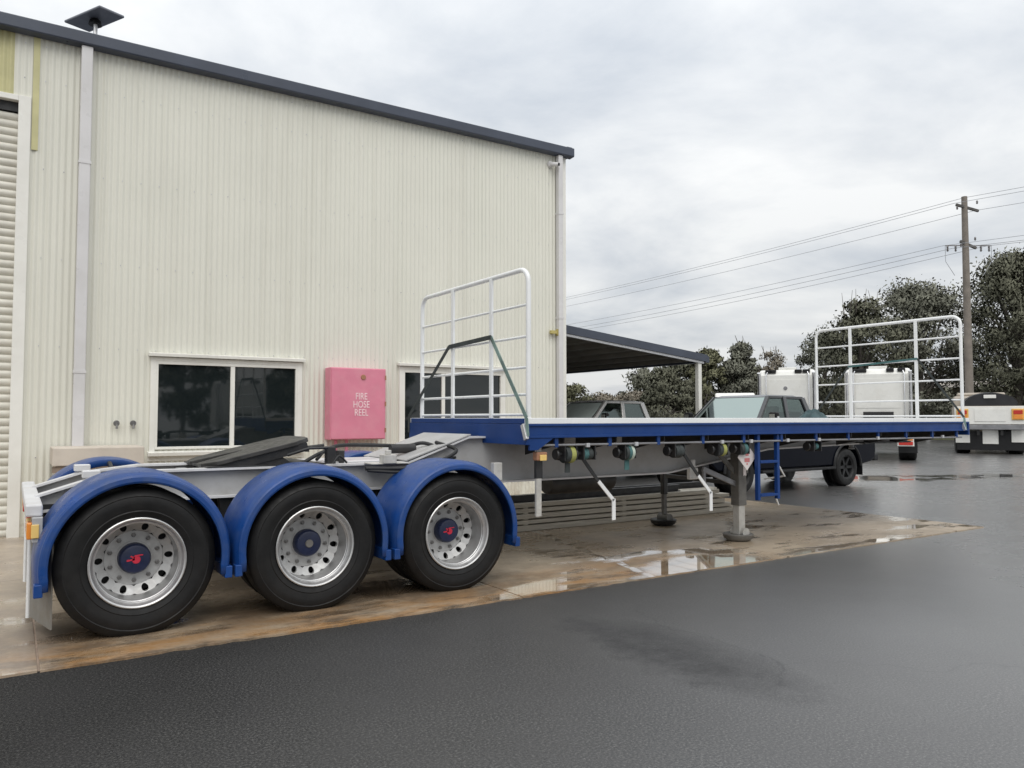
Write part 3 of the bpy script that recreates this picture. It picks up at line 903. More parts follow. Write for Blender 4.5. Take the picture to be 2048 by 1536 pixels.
# skid plate and kingpin under the front
m = MB(); m.box(10.3, 11.5, 6.55, 7.75, 1.13, 1.15); tp(m, 'skid_plate', 'dark_metal')
m = MB(); m.lathe([(0, -.11), (.045, -.11), (.045, -.09), (.036, -.08), (.036, -.03), (.05, -.03), (.05, 0)], (10.9, YC, 1.13), 16, 'Z'); tp(m, 'kingpin', 'steel_rail', smooth=40)
# rear crossbar with lamps and mudflaps
m = MB(); m.box(.09, .19, 6.03, 8.27, .845, .925); tp(m, 'rear_bar', 'chassis_light', bevel=.012)
for s_, y0 in ((1, 5.98), (-1, 8.32)):
    ya, yb = sorted((y0, y0 + s_ * .56))
    m = MB(); m.box(.13, .19, ya, yb, .68, .844); lb = tp(m, 'lamp_bracket', 'chassis_grey', bevel=.004)
    for k, mt in enumerate(('amber', 'yellow_lens', 'red_lens')):
        yk = y0 + s_ * (.02 + k * .17)
        a, b = sorted((yk, yk + s_ * .15))
        m = MB(); m.box(.10, .132, a, b, .70, .81); m.build('tail_lamp', mt, lb, TO, bevel=.008)
    m = MB(); m.box(.125, .17, min(y0, y0 - s_ * .012), max(y0, y0 - s_ * .012), .71, .80); m.build('marker_lamp', 'yellow_lens', lb, TO, bevel=.004)
    # rubber flap swung slightly by the wind, white strip on its inner edge
    pa, pb = (.245, y0 - s_ * .04), (.135, y0 + s_ * .46)
    m = MB(); vs = []
    for z_ in (.11, .72):
        for (x_, y_) in (pa, pb):
            vs += [(x_, y_, z_), (x_ + .010, y_ + s_ * .003, z_)]
    m.add(vs, [(0, 2, 6, 4), (1, 5, 7, 3), (0, 1, 3, 2), (4, 6, 7, 5), (0, 4, 5, 1), (2, 3, 7, 6)]); fl = tp(m, 'mudflap', 'flap_grey')
    m = MB(); m.tube([(pb[0] - .006, pb[1], .10), (pb[0] - .006, pb[1], .68)], .014, 8); m.build('flap_edge', 'gate_white', fl, TO)
# little grab frame on the tail
for yy in (6.70, 7.60):
    m = MB(); m.box(.46, .58, yy - .06, yy + .06, 1.045, 1.10); tp(m, 'rail_block', 'chassis_light', bevel=.006)
# fifth wheel: tilted greasy plate on its pedestal
fw = MB()
a = math.atan2(1.317 - 1.10, .93)
fwm = Matrix.Translation((1.80, YC, 1.205)) @ Matrix.Rotation(-a, 4, 'Y')
outl = []
Lf, Wf = .47, .44
pts2 = [(-Lf, -.16), (-Lf, -.30), (-Lf + .10, -Wf), (Lf - .16, -Wf), (Lf - .02, -.34), (Lf, -.2), (Lf, .2), (Lf - .02, .34), (Lf - .16, Wf), (-Lf + .10, Wf), (-Lf, .30), (-Lf, .16), (-.05, .035), (-.05, -.035)]
vs = [fwm @ Vector((x_, y_, .02)) for x_, y_ in pts2] + [fwm @ Vector((x_, y_, -.02)) for x_, y_ in pts2]
k = len(pts2)
fw.add(vs, [tuple(range(k)), tuple(range(2 * k - 1, k - 1, -1))] + [(i, i + k, (i + 1) % k + k, (i + 1) % k) for i in range(k)])
fifth = tp(fw, 'fifth_wheel_plate', 'fifth_steel', bevel=.006)
m = MB()
for yy in (-.40, .40):
    q0 = fwm @ Vector((-.40, yy, -.02)); q1 = fwm @ Vector((.42, yy, -.02))
    m.bar(q0 + Vector((0, 0, -.035)), q1 + Vector((0, 0, -.035)), .03, .07)
for xx in (-.3, -.05, .2, .4):
    q0 = fwm @ Vector((xx, -.38, -.05)); q1 = fwm @ Vector((xx, .38, -.05))
    m.bar(q0, q1, .03, .07)
m.build('plate_ribs', 'dark_metal', fifth, TO)
m = MB()
for yy in (YC - .40, YC + .34):
    m.prism([(1.55, 1.087), (2.10, 1.087), (1.95, 1.19), (1.72, 1.19)], yy, yy + .06)
m.box(1.35, 2.35, 6.64, 7.66, 1.082, 1.10)
m.build('pedestal', 'dark_metal', fifth, TO)
m = MB(); m.tube([(2.0, 6.62, 1.18), (2.15, 6.5, 1.24), (2.30, 6.45, 1.245)], .012, 8); m.tube([(2.2, 7.0, 1.22), (2.42, 6.9, 1.25)], .015, 8); m.tube([(2.2, 7.25, 1.2), (2.38, 7.2, 1.19)], .012, 8)
m.build('release_handle', 'dark_metal', fifth, TO, smooth=50)
# hoses and couplings behind the fifth wheel
def hose(pts, r, mat='black_rubber'):
    # catmull-rom
    P_ = [Vector(q) for q in pts]
    P_ = [P_[0] * 2 - P_[1]] + P_ + [P_[-1] * 2 - P_[-2]]
    o_ = []
    for i in range(1, len(P_) - 2):
        for s_ in range(8):
            t_ = s_ / 8
            a_, b_, c_, d_ = P_[i - 1:i + 3]
            o_.append(.5 * ((2 * b_) + (c_ - a_) * t_ + (2 * a_ - 5 * b_ + 4 * c_ - d_) * t_ ** 2 + (3 * b_ - a_ - 3 * c_ + d_) * t_ ** 3))
    o_.append(P_[-2])
    m = MB(); m.tube(o_, r, 8)
    return tp(m, 'hose', mat, smooth=60)
hose([(2.15, 6.7, 1.10), (2.30, 6.75, 1.17), (2.42, 6.9, 1.19), (2.60, 7.0, 1.24), (2.95, 7.05, 1.235), (3.3, 7.0, 1.225), (3.45, 6.9, 1.25), (3.65, 6.75, 1.16)], .018)
hose([(2.35, 6.9, 1.12), (2.55, 7.1, 1.22), (2.9, 7.2, 1.24), (3.25, 7.1, 1.22)], .015)
hose([(2.60, 6.35, 1.06), (2.85, 6.35, 1.05), (3.1, 6.3, 1.06), (3.4, 6.35, 1.13), (3.58, 6.5, 1.20), (3.52, 6.8, 1.26)], .018)
hose([(2.62, 6.35, 1.04), (2.95, 6.33, 1.02), (3.25, 6.4, 1.08), (3.6, 6.55, 1.12)], .014)
hose([(2.40, 6.6, 1.10), (2.46, 6.62, 1.16), (2.54, 6.64, 1.10)], .010)
m = MB(); m.box(2.80, 2.93, 6.42, 6.52, 1.09, 1.17); m.tube([(2.865, 6.47, 1.17), (2.865, 6.47, 1.21)], .03, 10); m.box(2.70, 3.05, 6.44, 6.63, 1.083, 1.095); tp(m, 'coupling_block', 'leg_pale', bevel=.006)
m = MB(); m.tube([(3.1, 6.95, 1.20), (3.36, 6.95, 1.20)], .045, 12); tp(m, 'coupling_head', 'dark_metal', smooth=40)
m = MB(); m.box(2.38, 2.46, 6.70, 6.78, 1.085, 1.24); m.box(2.52, 2.58, 6.8, 6.9, 1.085, 1.2); tp(m, 'hose_bracket', 'dark_metal', bevel=.004)

# ---- wheels
AX = (0.757, 2.005, 3.262)
TR = 0.513
ZC = 0.505
def tyre_prof(w=.285):
    h = [(.292, .040), (.300, .026), (.318, .016), (.345, .008), (.352, .0055), (.358, .009), (.40, .001), (.43, .0), (.452, .006), (.458, .003), (.470, .010), (.492, .026), (.503, .036), (.511, .050)]
    tread = [(TR, .058), (TR, .090), (TR - .014, .092), (TR - .014, .100), (TR, .102), (TR + .001, .137), (TR - .013, .139), (TR - .013, .146), (TR + .001, .148)]
    right = [(r, w - y) for r, y in h[::-1]]
    tread2 = [(TR, .183), (TR - .014, .185), (TR - .014, .193), (TR, .195), (TR, .227)]
    return h + tread + tread2 + right
def disc_with_holes(m, yb, r0, r1, y0, y1, rh, hole_r, nh=10, ns=20):
    """annulus r0..r1 (dished y0..y1) with nh round hand holes"""
    for h in range(nh):
        th = 2 * math.pi * (h + .25) / nh
        half = math.pi / nh
        inner = []; outer = []; back = []
        for k in range(ns):
            t_ = 2 * math.pi * k / ns
            # circle in (theta*rh, r)
            ct, st = math.cos(t_), math.sin(t_)
            ht = th + hole_r * ct / rh * .82
            hr = rh + hole_r * st
            sc_ = 1 / max(abs(ct), abs(st))
            bt = th + half * ct * sc_
            br = rh + ((r1 - rh) if st > 0 else (rh - r0)) * st * sc_
            yy = lambda r_: y0 + (y1 - y0) * (r_ - r0) / (r1 - r0)
            inner.append((hr * math.cos(ht), yb + yy(hr), hr * math.sin(ht)))
            back.append((hr * math.cos(ht), yb + yy(hr) + .025, hr * math.sin(ht)))
            outer.append((br * math.cos(bt), yb + yy(br), br * math.sin(bt)))
        fs = []
        for k in range(ns):
            k2 = (k + 1) % ns
            fs.append((k, k2, ns + k2, ns + k))
            fs.append((ns + k, ns + k2, 2 * ns + k2, 2 * ns + k))
        m.add(outer + inner + back, fs)
tyre_mesh = rim_mesh = disc_mesh = nut_mesh = cap_mesh = None
def wheel(xc, side, logo, full):
    """side +1: near side (outward is -y)"""
    global tyre_mesh, rim_mesh, disc_mesh, nut_mesh, cap_mesh
    y_out = 5.87 if side > 0 else 8.43
    w = bpy.data.objects.new('wheel', None)
    w.empty_display_size = .1
    col.objects.link(w); w.parent = T
    w.location = (xc - TO[0], y_out - TO[1], ZC)
    w.rotation_euler = (0, (0.0 if full else 0), 0 if side > 0 else math.pi)
    spin = R({1: 8, 2: -19, 3: 27}.get(logo, 0))
    if tyre_mesh is None:
        m = MB(); m.lathe(tyre_prof(), (0, 0, 0), 72); o = m.build('tyre', 'tyre', w, smooth=38); tyre_mesh = o.data
        m = MB(); m.lathe([(.292, .06), (.300, .024), (.309, .016), (.310, .008), (.303, .003), (.293, .008), (.288, .022), (.279, .040), (.273, .046), (.271, .056), (.266, .060), (.262, .12), (.258, .205), (.255, .27)], (0, 0, 0), 64); o = m.build('rim', 'alloy', w, smooth=32); rim_mesh = o.data
        m = MB(); disc_with_holes(m, 0, .192, .259, .254, .218, .226, .0275)
        m.lathe([(.192, .254), (.190, .262), (.12, .262), (.118, .258), (.0, .258)], (0, 0, 0), 40)
        o = m.build('disc', 'alloy_disc', w, smooth=30); disc_mesh = o.data
        m = MB(); m.lathe([(0, -.026), (.011, -.026), (.011, -.012), (.017, -.010), (.017, .0), (.021, .002), (.021, .006)], (0, 0, 0), 6); o = None; nut_mesh = m
        m = MB(); m.lathe([(0, .172), (.082, .172), (.094, .176), (.100, .186), (.106, .20), (.108, .262)], (0, 0, 0), 36); o = m.build('hub_cap', 'navy_cap', w, smooth=35); cap_mesh = o.data
    else:
        link('tyre', tyre_mesh, w); link('rim', rim_mesh, w); link('disc', disc_mesh, w); link('hub_cap', cap_mesh, w)
    for ch in w.children:
        ch.rotation_euler = (0, spin, 0)
    # drum behind the hand holes
    m = MB(); m.lathe([(.0, .30), (.25, .30)], (0, 0, 0), 32); m.build('brake_drum', 'trim_black', w)
    # inner dual tyre
    link('tyre', tyre_mesh, w, loc=(0, .335, 0))
    if full:
        nm = None
        for k in range(10):
            a_ = 2 * math.pi * k / 10 + spin + .2
            if nm is None:
                o = nut_mesh.build('wheel_nut', 'nut_steel', w, smooth=30); nm = o.data
            else:
                o = link('wheel_nut', nm, w)
            o.location = (.160 * math.cos(a_), .262, .160 * math.sin(a_))
        if logo == 2:
            m = MB(); m.lathe([(0, .160), (.028, .160), (.032, .166), (.032, .173)], (0.0, 0, 0), 20); m.build('oil_window', 'leg_grey', w, smooth=40)
        else:
            m = MB(); ca, sa_ = math.cos(spin), math.sin(spin)
            m.lathe([(0, .1685), (.026, .1685), (.029, .173)], (.006 * ca, 0, -.004), 14)
            m.obox((-.030, .1705, -.004), (.052, .004, .012), (0, -.12, 0)); m.obox((.022, .1705, .026), (.055, .004, .008), (0, -.05, 0)); m.obox((-.018, .1705, .016), (.03, .004, .010), (0, .5, 0))
            m.build('emblem', 'red_logo', w)
for i, xa in enumerate(AX):
    wheel(xa, 1, i + 1, True)
    wheel(xa, -1, 0, False)
    m = MB(); m.tube([(xa, 6.2, ZC), (xa, 8.1, ZC)], .07, 14); tp(m, 'axle', 'dark_metal', smooth=50)
    for yy in (6.72, 7.58):
        m = MB(); m.lathe([(0, .0), (.10, .0), (.115, .05), (.10, .10), (.115, .15), (.10, .2), (0, .2)], (xa + .22, yy, .62), 16, 'Z'); tp(m, 'air_bag', 'black_rubber', smooth=45)
        m = MB(); m.prism([(xa - .55, .862), (xa - .40, .862), (xa - .44, .55), (xa - .53, .55)], yy - .05, yy + .05); ha = tp(m, 'hanger', 'dark_metal')
        m = MB(); m.bar((xa - .5, yy, .58), (xa + .26, yy, .60), .09, .06); m.build('trailing_arm', 'dark_metal', ha, TO)
# ---- mudguards
def guard(xc, y0, s_):
    prof = [(.012, .538), (0.0, .542), (-.004, .552), (0.0, .578), (.008, .588), (.020, .591), (.028, .596), (.050, .606), (.085, .614), (.30, .619), (.50, .618), (.56, .606), (.575, .55)]
    n = 40
    m = MB(); vs = []
    a0, a1 = R(-7), R(187)
    for (yy, r_) in prof:
        col_ = []
        for k in range(n + 1):
            a_ = a0 + (a1 - a0) * k / n
            col_.append((xc + r_ * math.cos(a_), y0 + s_ * yy, ZC + .01 + r_ * math.sin(a_)))
        # straight tails at both ends
        e0 = (col_[0][0], col_[0][1], col_[0][2] - .07); e1 = (col_[-1][0], col_[-1][1], col_[-1][2] - .07)
        vs += [e0] + col_ + [e1]
    w_ = n + 3
    fs = []
    for i in range(len(prof) - 1):
        for k in range(w_ - 1):
            q = (i * w_ + k, i * w_ + k + 1, (i + 1) * w_ + k + 1, (i + 1) * w_ + k)
            fs.append(q if s_ < 0 else q[::-1])
    m.add(vs, fs)
    gd = tp(m, 'mudguard', 'guard_blue', smooth=28, solid=.006)
    # rolled stiffener bands across the tails
    for sg in (-1, 1):
        xt = xc + sg * .600
        zt = ZC - .075
        m = MB(); m.box(xt - .026 - .012 * sg, xt + .026 - .012 * sg, min(y0 - s_ * .004, y0 + s_ * .57), max(y0 - s_ * .004, y0 + s_ * .57), zt - .085, zt + .0)
        m.build('guard_tail', 'guard_blue', gd, TO, bevel=.006)
    # carrier pipe
    m = MB(); m.tube([(xc, y0 + s_ * .1, ZC + .60), (xc, y0 + s_ * .6, ZC + .585), (xc, YC - s_ * .4, ZC + .50)], .02, 8)
    m.build('guard_stay', 'dark_metal', gd, TO)
for xa in AX:
    guard(xa, 5.835, 1); guard(xa, 8.465, -1)

# ---- gates
def rounded_frame(y0, y1, z0, z1, x, rc=.13, n=6):
    pts = [(x, y0, z0)]
    for k in range(n + 1):
        a_ = math.pi - (math.pi / 2) * k / n
        pts.append((x, y0 + rc + rc * math.cos(a_), z1 - rc + rc * math.sin(a_)))
    for k in range(n + 1):
        a_ = math.pi / 2 - (math.pi / 2) * k / n
        pts.append((x, y1 - rc + rc * math.cos(a_), z1 - rc + rc * math.sin(a_)))
    pts.append((x, y1, z0))
    return pts
def gate(x, ztop, rails, ya, yb, posts, label):
    m = MB(); m.tube(rounded_frame(ya, yb, 1.498, ztop, x), .024, 10)
    g_ = tp(m, 'gate', 'gate_white', smooth=50)
    for z in rails:
        m = MB(); m.tube([(x, ya + .02, z), (x, yb - .02, z)], .0135, 8); m.build('gate_rail', 'gate_white', g_, TO, smooth=50)
    for yy in posts:
        m = MB(); m.box(x - .028, x - .004, yy - .024, yy + .024, 1.498, ztop - .01); m.build('gate_post', 'gate_white', g_, TO, bevel=.003)
    g_['label'] = label
gate(4.035, 2.905, (2.565, 2.265, 1.975, 1.72, 1.53), 5.93, 8.15, (7.37, 6.57), 'rear gate of white tube rails')
gate(11.80, 3.02, (2.715, 2.39, 2.07, 1.77, 1.53), 5.93, 8.38, (7.72, 6.60), 'front gate of white tube rails')

# ---- ladder
m = MB()
for xx in (7.255, 7.60):
    m.box(xx - .022, xx + .022, 5.93, 5.98, .55, 1.31)
ld = tp(m, 'ladder', 'trailer_blue', bevel=.005)
for z in (1.005, .62):
    m = MB()
    m.box(7.277, 7.578, 5.925, 5.95, z - .03, z); m.box(7.277, 7.578, 5.985, 6.01, z - .03, z); m.box(7.277, 7.578, 5.951, 5.984, z - .022, z - .014)
    m.build('tread', 'trailer_blue', ld, TO, bevel=.003)
m = MB(); m.tube([(7.66, 6.02, 1.0), (7.86, 6.05, .80), (7.80, 6.3, .75)], .011, 8); m.tube([(7.64, 6.02, .58), (7.74, 6.05, .46)], .011, 8); m.build('grab_rod', 'gate_white', ld, TO, smooth=50)

# ---- landing legs
def leg(xc, yc, near):
    q_ = 1.0 if near else .55
    m = MB(); m.box(xc - .07 * q_, xc + .07 * q_, yc - .065 * q_, yc + .065 * q_, .44, 1.28)
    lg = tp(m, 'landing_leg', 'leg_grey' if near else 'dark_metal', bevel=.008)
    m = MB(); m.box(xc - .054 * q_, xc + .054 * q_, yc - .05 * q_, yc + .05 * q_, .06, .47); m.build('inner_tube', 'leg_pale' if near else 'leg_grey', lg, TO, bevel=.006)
    m = MB()
    m.lathe([(0, .0), (.13, .0), (.17, .03), (.185, .075), (.17, .085), (.08, .07), (0, .09)], (xc - .02, yc, .016), 24, 'Z')
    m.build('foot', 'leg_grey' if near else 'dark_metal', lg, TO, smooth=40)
    m = MB(); m.tube([(xc + .01, yc - .10, .115), (xc + .01, yc + .10, .115)], .058, 14); m.build('foot_axle', 'leg_pale' if near else 'leg_grey', lg, TO, smooth=40)
    if near:
        m = MB(); m.box(xc + .005, xc + .058, yc - .072, yc - .066, .80, 1.10); m.build('data_plate', 'placard_white', lg, TO)
        m = MB(); m.box(xc - .13, xc + .04, yc - .13, yc - .066, 1.10, 1.27); m.build('gearbox', 'dark_metal', lg, TO, bevel=.012)
        m = MB(); m.bar((xc - .42, yc + .02, 1.16), (xc - .05, yc + .02, .84), .02, .06); m.build('gusset_bar', 'leg_grey', lg, TO)
        m = MB(); m.tube([(xc - .0, yc - .055, .98), (xc, yc - .14, .98), (xc - .02, yc - .15, .84)], .012, 8); m.build('crank', 'leg_grey', lg, TO)
    return lg
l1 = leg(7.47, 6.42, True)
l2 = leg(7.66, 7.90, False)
m = MB(); m.bar((6.85, 6.42, .90), (7.44, 6.42, .69), .03, .06); m.bar((6.88, 6.43, .90), (6.88, 6.43, .72), .03, .04); tp(m, 'leg_brace', 'steel_rail', bevel=.003)
m = MB(); m.bar((7.47, 6.47, .70), (7.62, 7.80, .70), .05, .05); tp(m, 'cross_shaft', 'dark_metal')
# diamond placard
m = MB()
cx_, cz_, r_ = 7.13, 1.05, .155
vs = [(cx_, 6.0, cz_ + r_), (cx_ + r_, 6.0, cz_), (cx_, 6.0, cz_ - r_), (cx_ - r_, 6.0, cz_)]
vs += [(x_, 6.008, z_) for x_, y_, z_ in vs]
m.add(vs, [(0, 3, 2, 1), (4, 5, 6, 7), (0, 1, 5, 4), (1, 2, 6, 5), (2, 3, 7, 6), (3, 0, 4, 7)])
pl = tp(m, 'placard', 'placard_white')
m = MB(); m.obox((cx_, 5.998, cz_ - .035), (.085, .003, .045)); m.obox((cx_, 5.998, cz_ + .03), (.05, .003, .03)); m.obox((cx_, 5.998, cz_ - .08), (.02, .003, .02)); m.build('placard_print', 'placard_red', pl, TO)
m = MB(); m.box(cx_ - .16, cx_ + .16, 6.009, 6.03, 1.08, 1.22); tp(m, 'placard_holder', 'leg_grey')

# ---- winches with rolled straps under the rope rail
def winch(xc, mats, r_=.075, drop=True):
    y = 5.99
    m = MB()
    for dx in (-.07, .07):
        m.box(xc + dx - .006, xc + dx + .006, y - .06, y + .06, 1.09, 1.235)
    m.box(xc - .064, xc + .064, y + .04, y + .052, 1.12, 1.235)
    w_ = tp(m, 'strap_winch', 'dark_metal')
    m = MB(); m.tube([(xc - .14, y, 1.15), (xc + .12, y, 1.15)], .022, 12); m.build('winch_shaft', 'dark_metal', w_, TO, smooth=50)
    m = MB(); m.lathe([(0.0, .0), (.05, .0), (.055, .012), (.05, .024), (0, .024)], (xc - .15, y, 1.15), 14, 'X'); m.build('ratchet_cog', 'dark_metal', w_, TO, smooth=40)
    n_ = len(mats)
    for k, mt in enumerate(mats):
        a_ = xc - .055 + .11 * k / n_
        m = MB(); m.lathe([(.0, .0), (r_ * .96, .0), (r_, .006), (r_, .11 / n_ - .008), (r_ * .96, .11 / n_ - .002), (0, .11 / n_ - .002)], (a_, y, 1.148), 20, 'X'); m.build('strap_roll', mt, w_, TO, smooth=40)
    if drop:
        m = MB(); m.box(xc - .03, xc + .03, y - .004, y + .004, .97, 1.10); m.build('strap_tail', 'strap_teal' if 'strap_teal' in mats else 'strap_dark', w_, TO)
winch(4.53, ('strap_dark', 'strap_lime'), .085)
winch(4.76, ('strap_teal', 'strap_dark'), .06, False)
winch(5.29, ('strap_dark', 'strap_teal', 'webbing_pale'), .08)
winch(5.99, ('strap_dark', 'strap_dark'), .075, False)
winch(6.66, ('strap_dark', 'strap_lime'), .075, False)
winch(7.02, ('strap_dark', 'strap_teal'), .07, False)
winch(8.35, ('strap_dark', 'strap_teal'), .04, False)
for xx in (4.72, 5.35, 6.62, 7.1, 7.75, 8.35, 9.6, 11.2):
    m = MB(); m.box(xx - .022, xx + .022, 5.90, 5.928, 1.215, 1.255); tp(m, 'rail_clip', 'zinc', bevel=.004)
# bent steel props hanging below the rail
for xa, xb in ((4.80, 5.205), (6.22, 6.635)):
    m = MB(); m.bar((xa, 6.1, 1.10), (xb - .2, 6.1, .86), .012, .035); pr = tp(m, 'side_prop', 'dark_metal')
    m = MB(); m.bar((xb - .2, 6.1, .86), (xb, 6.1, .655), .014, .04); m.bar((xb, 6.1, .672), (xb, 6.1, .455), .014, .045); m.build('prop_foot', 'gate_white', pr, TO, bevel=.002)
# rear corner lamp and hanging bracket
m = MB(); m.box(4.12, 4.24, 5.915, 5.99, 1.10, 1.18); cl = tp(m, 'side_lamp', 'copper', bevel=.01)
m = MB(); m.box(4.15, 4.225, 5.905, 5.916, 1.10, 1.155); m.build('lens', 'yellow_lens', cl, TO, bevel=.004)
m = MB(); m.box(4.165, 4.225, 5.99, 6.02, .57, 1.25); tp(m, 'hanging_bracket', 'leg_pale', bevel=.004)
m = MB(); m.box(4.16, 4.235, 5.985, 6.025, .93, 1.10); tp(m, 'bracket_clamp', 'dark_metal', bevel=.004)
m = MB(); m.box(4.17, 5.15, 6.03, 6.05, .585, .605) if False else m.box(3.70, 3.79, 6.0, 6.06, .93, 1.09); tp(m, 'reflector_plate', 'leg_pale', bevel=.003)
m = MB(); m.lathe([(0, 0), (.135, .0), (.15, .03), (.15, .9), (.135, .93), (0, .93)], (5.1, 7.15, .78), 20, 'X'); tp(m, 'air_tank', 'dark_metal', smooth=40)
m = MB(); m.box(6.85, 6.99, 6.62, 6.68, .76, .90); m.tube([(6.92, 6.64, .90), (6.92, 6.64, 1.0)], .03, 12); tp(m, 'air_filter', 'gate_white', bevel=.012)
m = MB(); m.lathe([(0, 0), (.10, .0), (.11, .02), (.11, .28), (.10, .3), (0, .3)], (7.9, 7.0, 1.02), 16, 'X'); tp(m, 'brake_booster', 'dark_metal', smooth=40)

# ---- ratchet straps over the gates (things of their own)
def strap(name, pts, w_, label, mats, up):
    o_ = None
    root = thing(name, (pts[-1][0], pts[-1][1], pts[-1][2]), label, 'strap')
    for i in range(len(pts) - 1):
        m = MB(); m.bar(pts[i], pts[i + 1], w_ if False else .006, w_, up=up[i])
        m.build('webbing', mats[i], root, pts[-1])
    return root
s1 = strap('ratchet_strap', [(3.985, 8.40, 1.33), (3.985, 8.40, 1.52), (3.99, 7.41, 2.275), (3.99, 6.53, 2.305), (3.985, 5.89, 1.50), (3.985, 5.87, 1.33)], .045,
      'dark and pale green ratchet strap pulled over the rear gate', ['strap_dark', 'strap_dark', 'strap_dark', 'strap_green', 'strap_green'],
      [(0, 1, 0), (0, 0, 1), (0, 0, 1), (0, 0, 1), (0, 1, 0)])
m = MB(); m.bar((3.98, 5.885, 1.30), (3.98, 5.945, 1.44), .03, .05); m.build('ratchet', 'zinc', s1, (3.985, 5.87, 1.33), bevel=.004)
s2 = strap('ratchet_strap', [(11.76, 8.42, 1.33), (11.76, 8.42, 1.52), (11.765, 7.75, 2.36), (11.765, 6.57, 2.42), (11.76, 5.89, 1.51), (11.76, 5.87, 1.33)], .030,
      'dark green ratchet strap pulled over the front gate', ['strap_dark', 'strap_dark', 'strap_teal', 'strap_dark', 'strap_green'],
      [(0, 1, 0), (0, 0, 1), (0, 0, 1), (0, 0, 1), (0, 1, 0)])
m = MB(); m.bar((11.755, 5.88, 1.32), (11.755, 5.92, 1.43), .03, .05); m.build('ratchet', 'zinc', s2, (11.76, 5.87, 1.33), bevel=.004)
# folded tarp on the deck beside the front gate
rng = random.Random(5)
m = MB()
nx, ny = 14, 12
vs = []
for i in range(nx + 1):
    for j in range(ny + 1):
        u, v = i / nx * 2 - 1, j / ny * 2 - 1
        h_ = max(0.0, 1 - (u * u) ** 1.2) * max(0.0, 1 - (v * v) ** 1.5)
        vs.append((11.32 + u * .17, 8.12 + v * .20, 1.497 + h_ * (.13 + rng.uniform(-.03, .03))))
fs = [(i * (ny + 1) + j, (i + 1) * (ny + 1) + j, (i + 1) * (ny + 1) + j + 1, i * (ny + 1) + j + 1) for i in range(nx) for j in range(ny)]
m.add(vs, fs)
tag(m.build('tarp_bundle', 'tarp_teal', None, smooth=70), 'crumpled dark teal tarp heaped on the deck by the front gate', 'tarp')

# ================================================================== TIMBER STACK behind the trailer
plank_me = {}
def plank(x0, x1, y0, y1, z0, z1, ry=0.0, lab=None):
    m = MB()
    cx, cy, cz_ = (x0 + x1) / 2, (y0 + y1) / 2, (z0 + z1) / 2
    L, W, H_ = x1 - x0, y1 - y0, z1 - z0
    m.box(-L / 2, L / 2, -W / 2, W / 2, -H_ / 2, H_ / 2)
    o = m.build('timber_plank', 'old_timber', None, bevel=.006)
    o.location = (cx, cy, cz_); o.rotation_euler = (0, 0, ry)
    return tag(o, lab or 'weathered grey timber plank in the low stack behind the trailer', 'plank', 'planks stacked behind the trailer')
rng = random.Random(11)
z = .0155
for lay in range(5):
    h_ = (.075, .05, .06, .05, .06)[lay]
    for k in range(3):
        y0 = 8.43 + k * .25 + rng.uniform(-.015, .015)
        plank(5.25 + rng.uniform(-.12, .12), 9.75 + rng.uniform(-.18, .05) - lay * .05, y0, y0 + .225, z, z + h_, rng.uniform(-.004, .004), 'weathered grey timber plank in the %s layer of the stack behind the trailer' % ('bottom', 'second lowest', 'middle', 'second highest', 'top')[lay])
    z += h_
    if lay < 4:
        for xx in (5.7, 7.4, 9.1):
            plank(xx - .04, xx + .04, 8.44, 9.15, z, z + .018, 0, 'thin timber spacer lying across the %s layer of planks behind the trailer' % ('bottom', 'second lowest', 'middle', 'second highest')[lay])
        z += .018
ZT = z
for k, (xa, xb, yy, hh, rz) in enumerate(((5.2, 8.6, 8.55, .10, .01), (6.4, 9.5, 8.85, .09, -.012))):
    m = MB(); L = xb - xa
    m.box(-L / 2, L / 2, -.05, .05, 0, .012); m.box(-L / 2, L / 2, -.05, .05, hh - .012, hh); m.box(-L / 2, L / 2, -.006, .006, .012, hh - .012)
    o = m.build('steel_beam', 'dark_metal', None); o.location = ((xa + xb) / 2, yy, ZT + .0005); o.rotation_euler = (0, 0, rz)
    tag(o, ('long dark steel beam lying along the front of the timber stack', 'shorter dark steel beam lying on the rear planks of the timber stack')[k], 'beam')

# ================================================================== VEHICLES
def car_wheel(parent, x, y, r, wd, rim='trim_black'):
    s_ = 1 if y > 0 else -1
    w = bpy.data.objects.new('wheel', None); col.objects.link(w); w.parent = parent; w.location = (x, y, r); w.rotation_euler = (0, 0, 0 if s_ > 0 else math.pi)
    m = MB(); hw = wd / 2
    m.lathe([(r * .60, hw - .02), (r * .64, hw), (r * .80, hw + .012), (r * .93, hw - .005), (r * .99, hw - .04), (r, hw - .06), (r, .03), (r - .012, .025), (r - .012, -.025), (r, -.03), (r, -hw + .06), (r * .93, -hw + .005), (r * .6, -hw + .02)][::-1], (0, 0, 0), 40); m.build('tyre', 'tyre', w, smooth=35)
    m = MB(); m.lathe([(0, hw - .07), (.05, hw - .07), (.07, hw - .05), (r * .2, hw - .055), (r * .22, hw - .10), (r * .52, hw - .10), (r * .55, hw - .03), (r * .605, hw - .015), (r * .605, hw - .04)][::-1], (0, 0, 0), 32); m.build('rim', rim, w, smooth=30)
    for k in range(6):
        a_ = math.pi * 2 * k / 6
        m = MB(); m.bar((.05 * math.cos(a_), hw - .065, .05 * math.sin(a_)), (r * .56 * math.cos(a_), hw - .045, r * .56 * math.sin(a_)), .06, .03, up=(0, 1, 0)); m.build('spoke', rim, w)

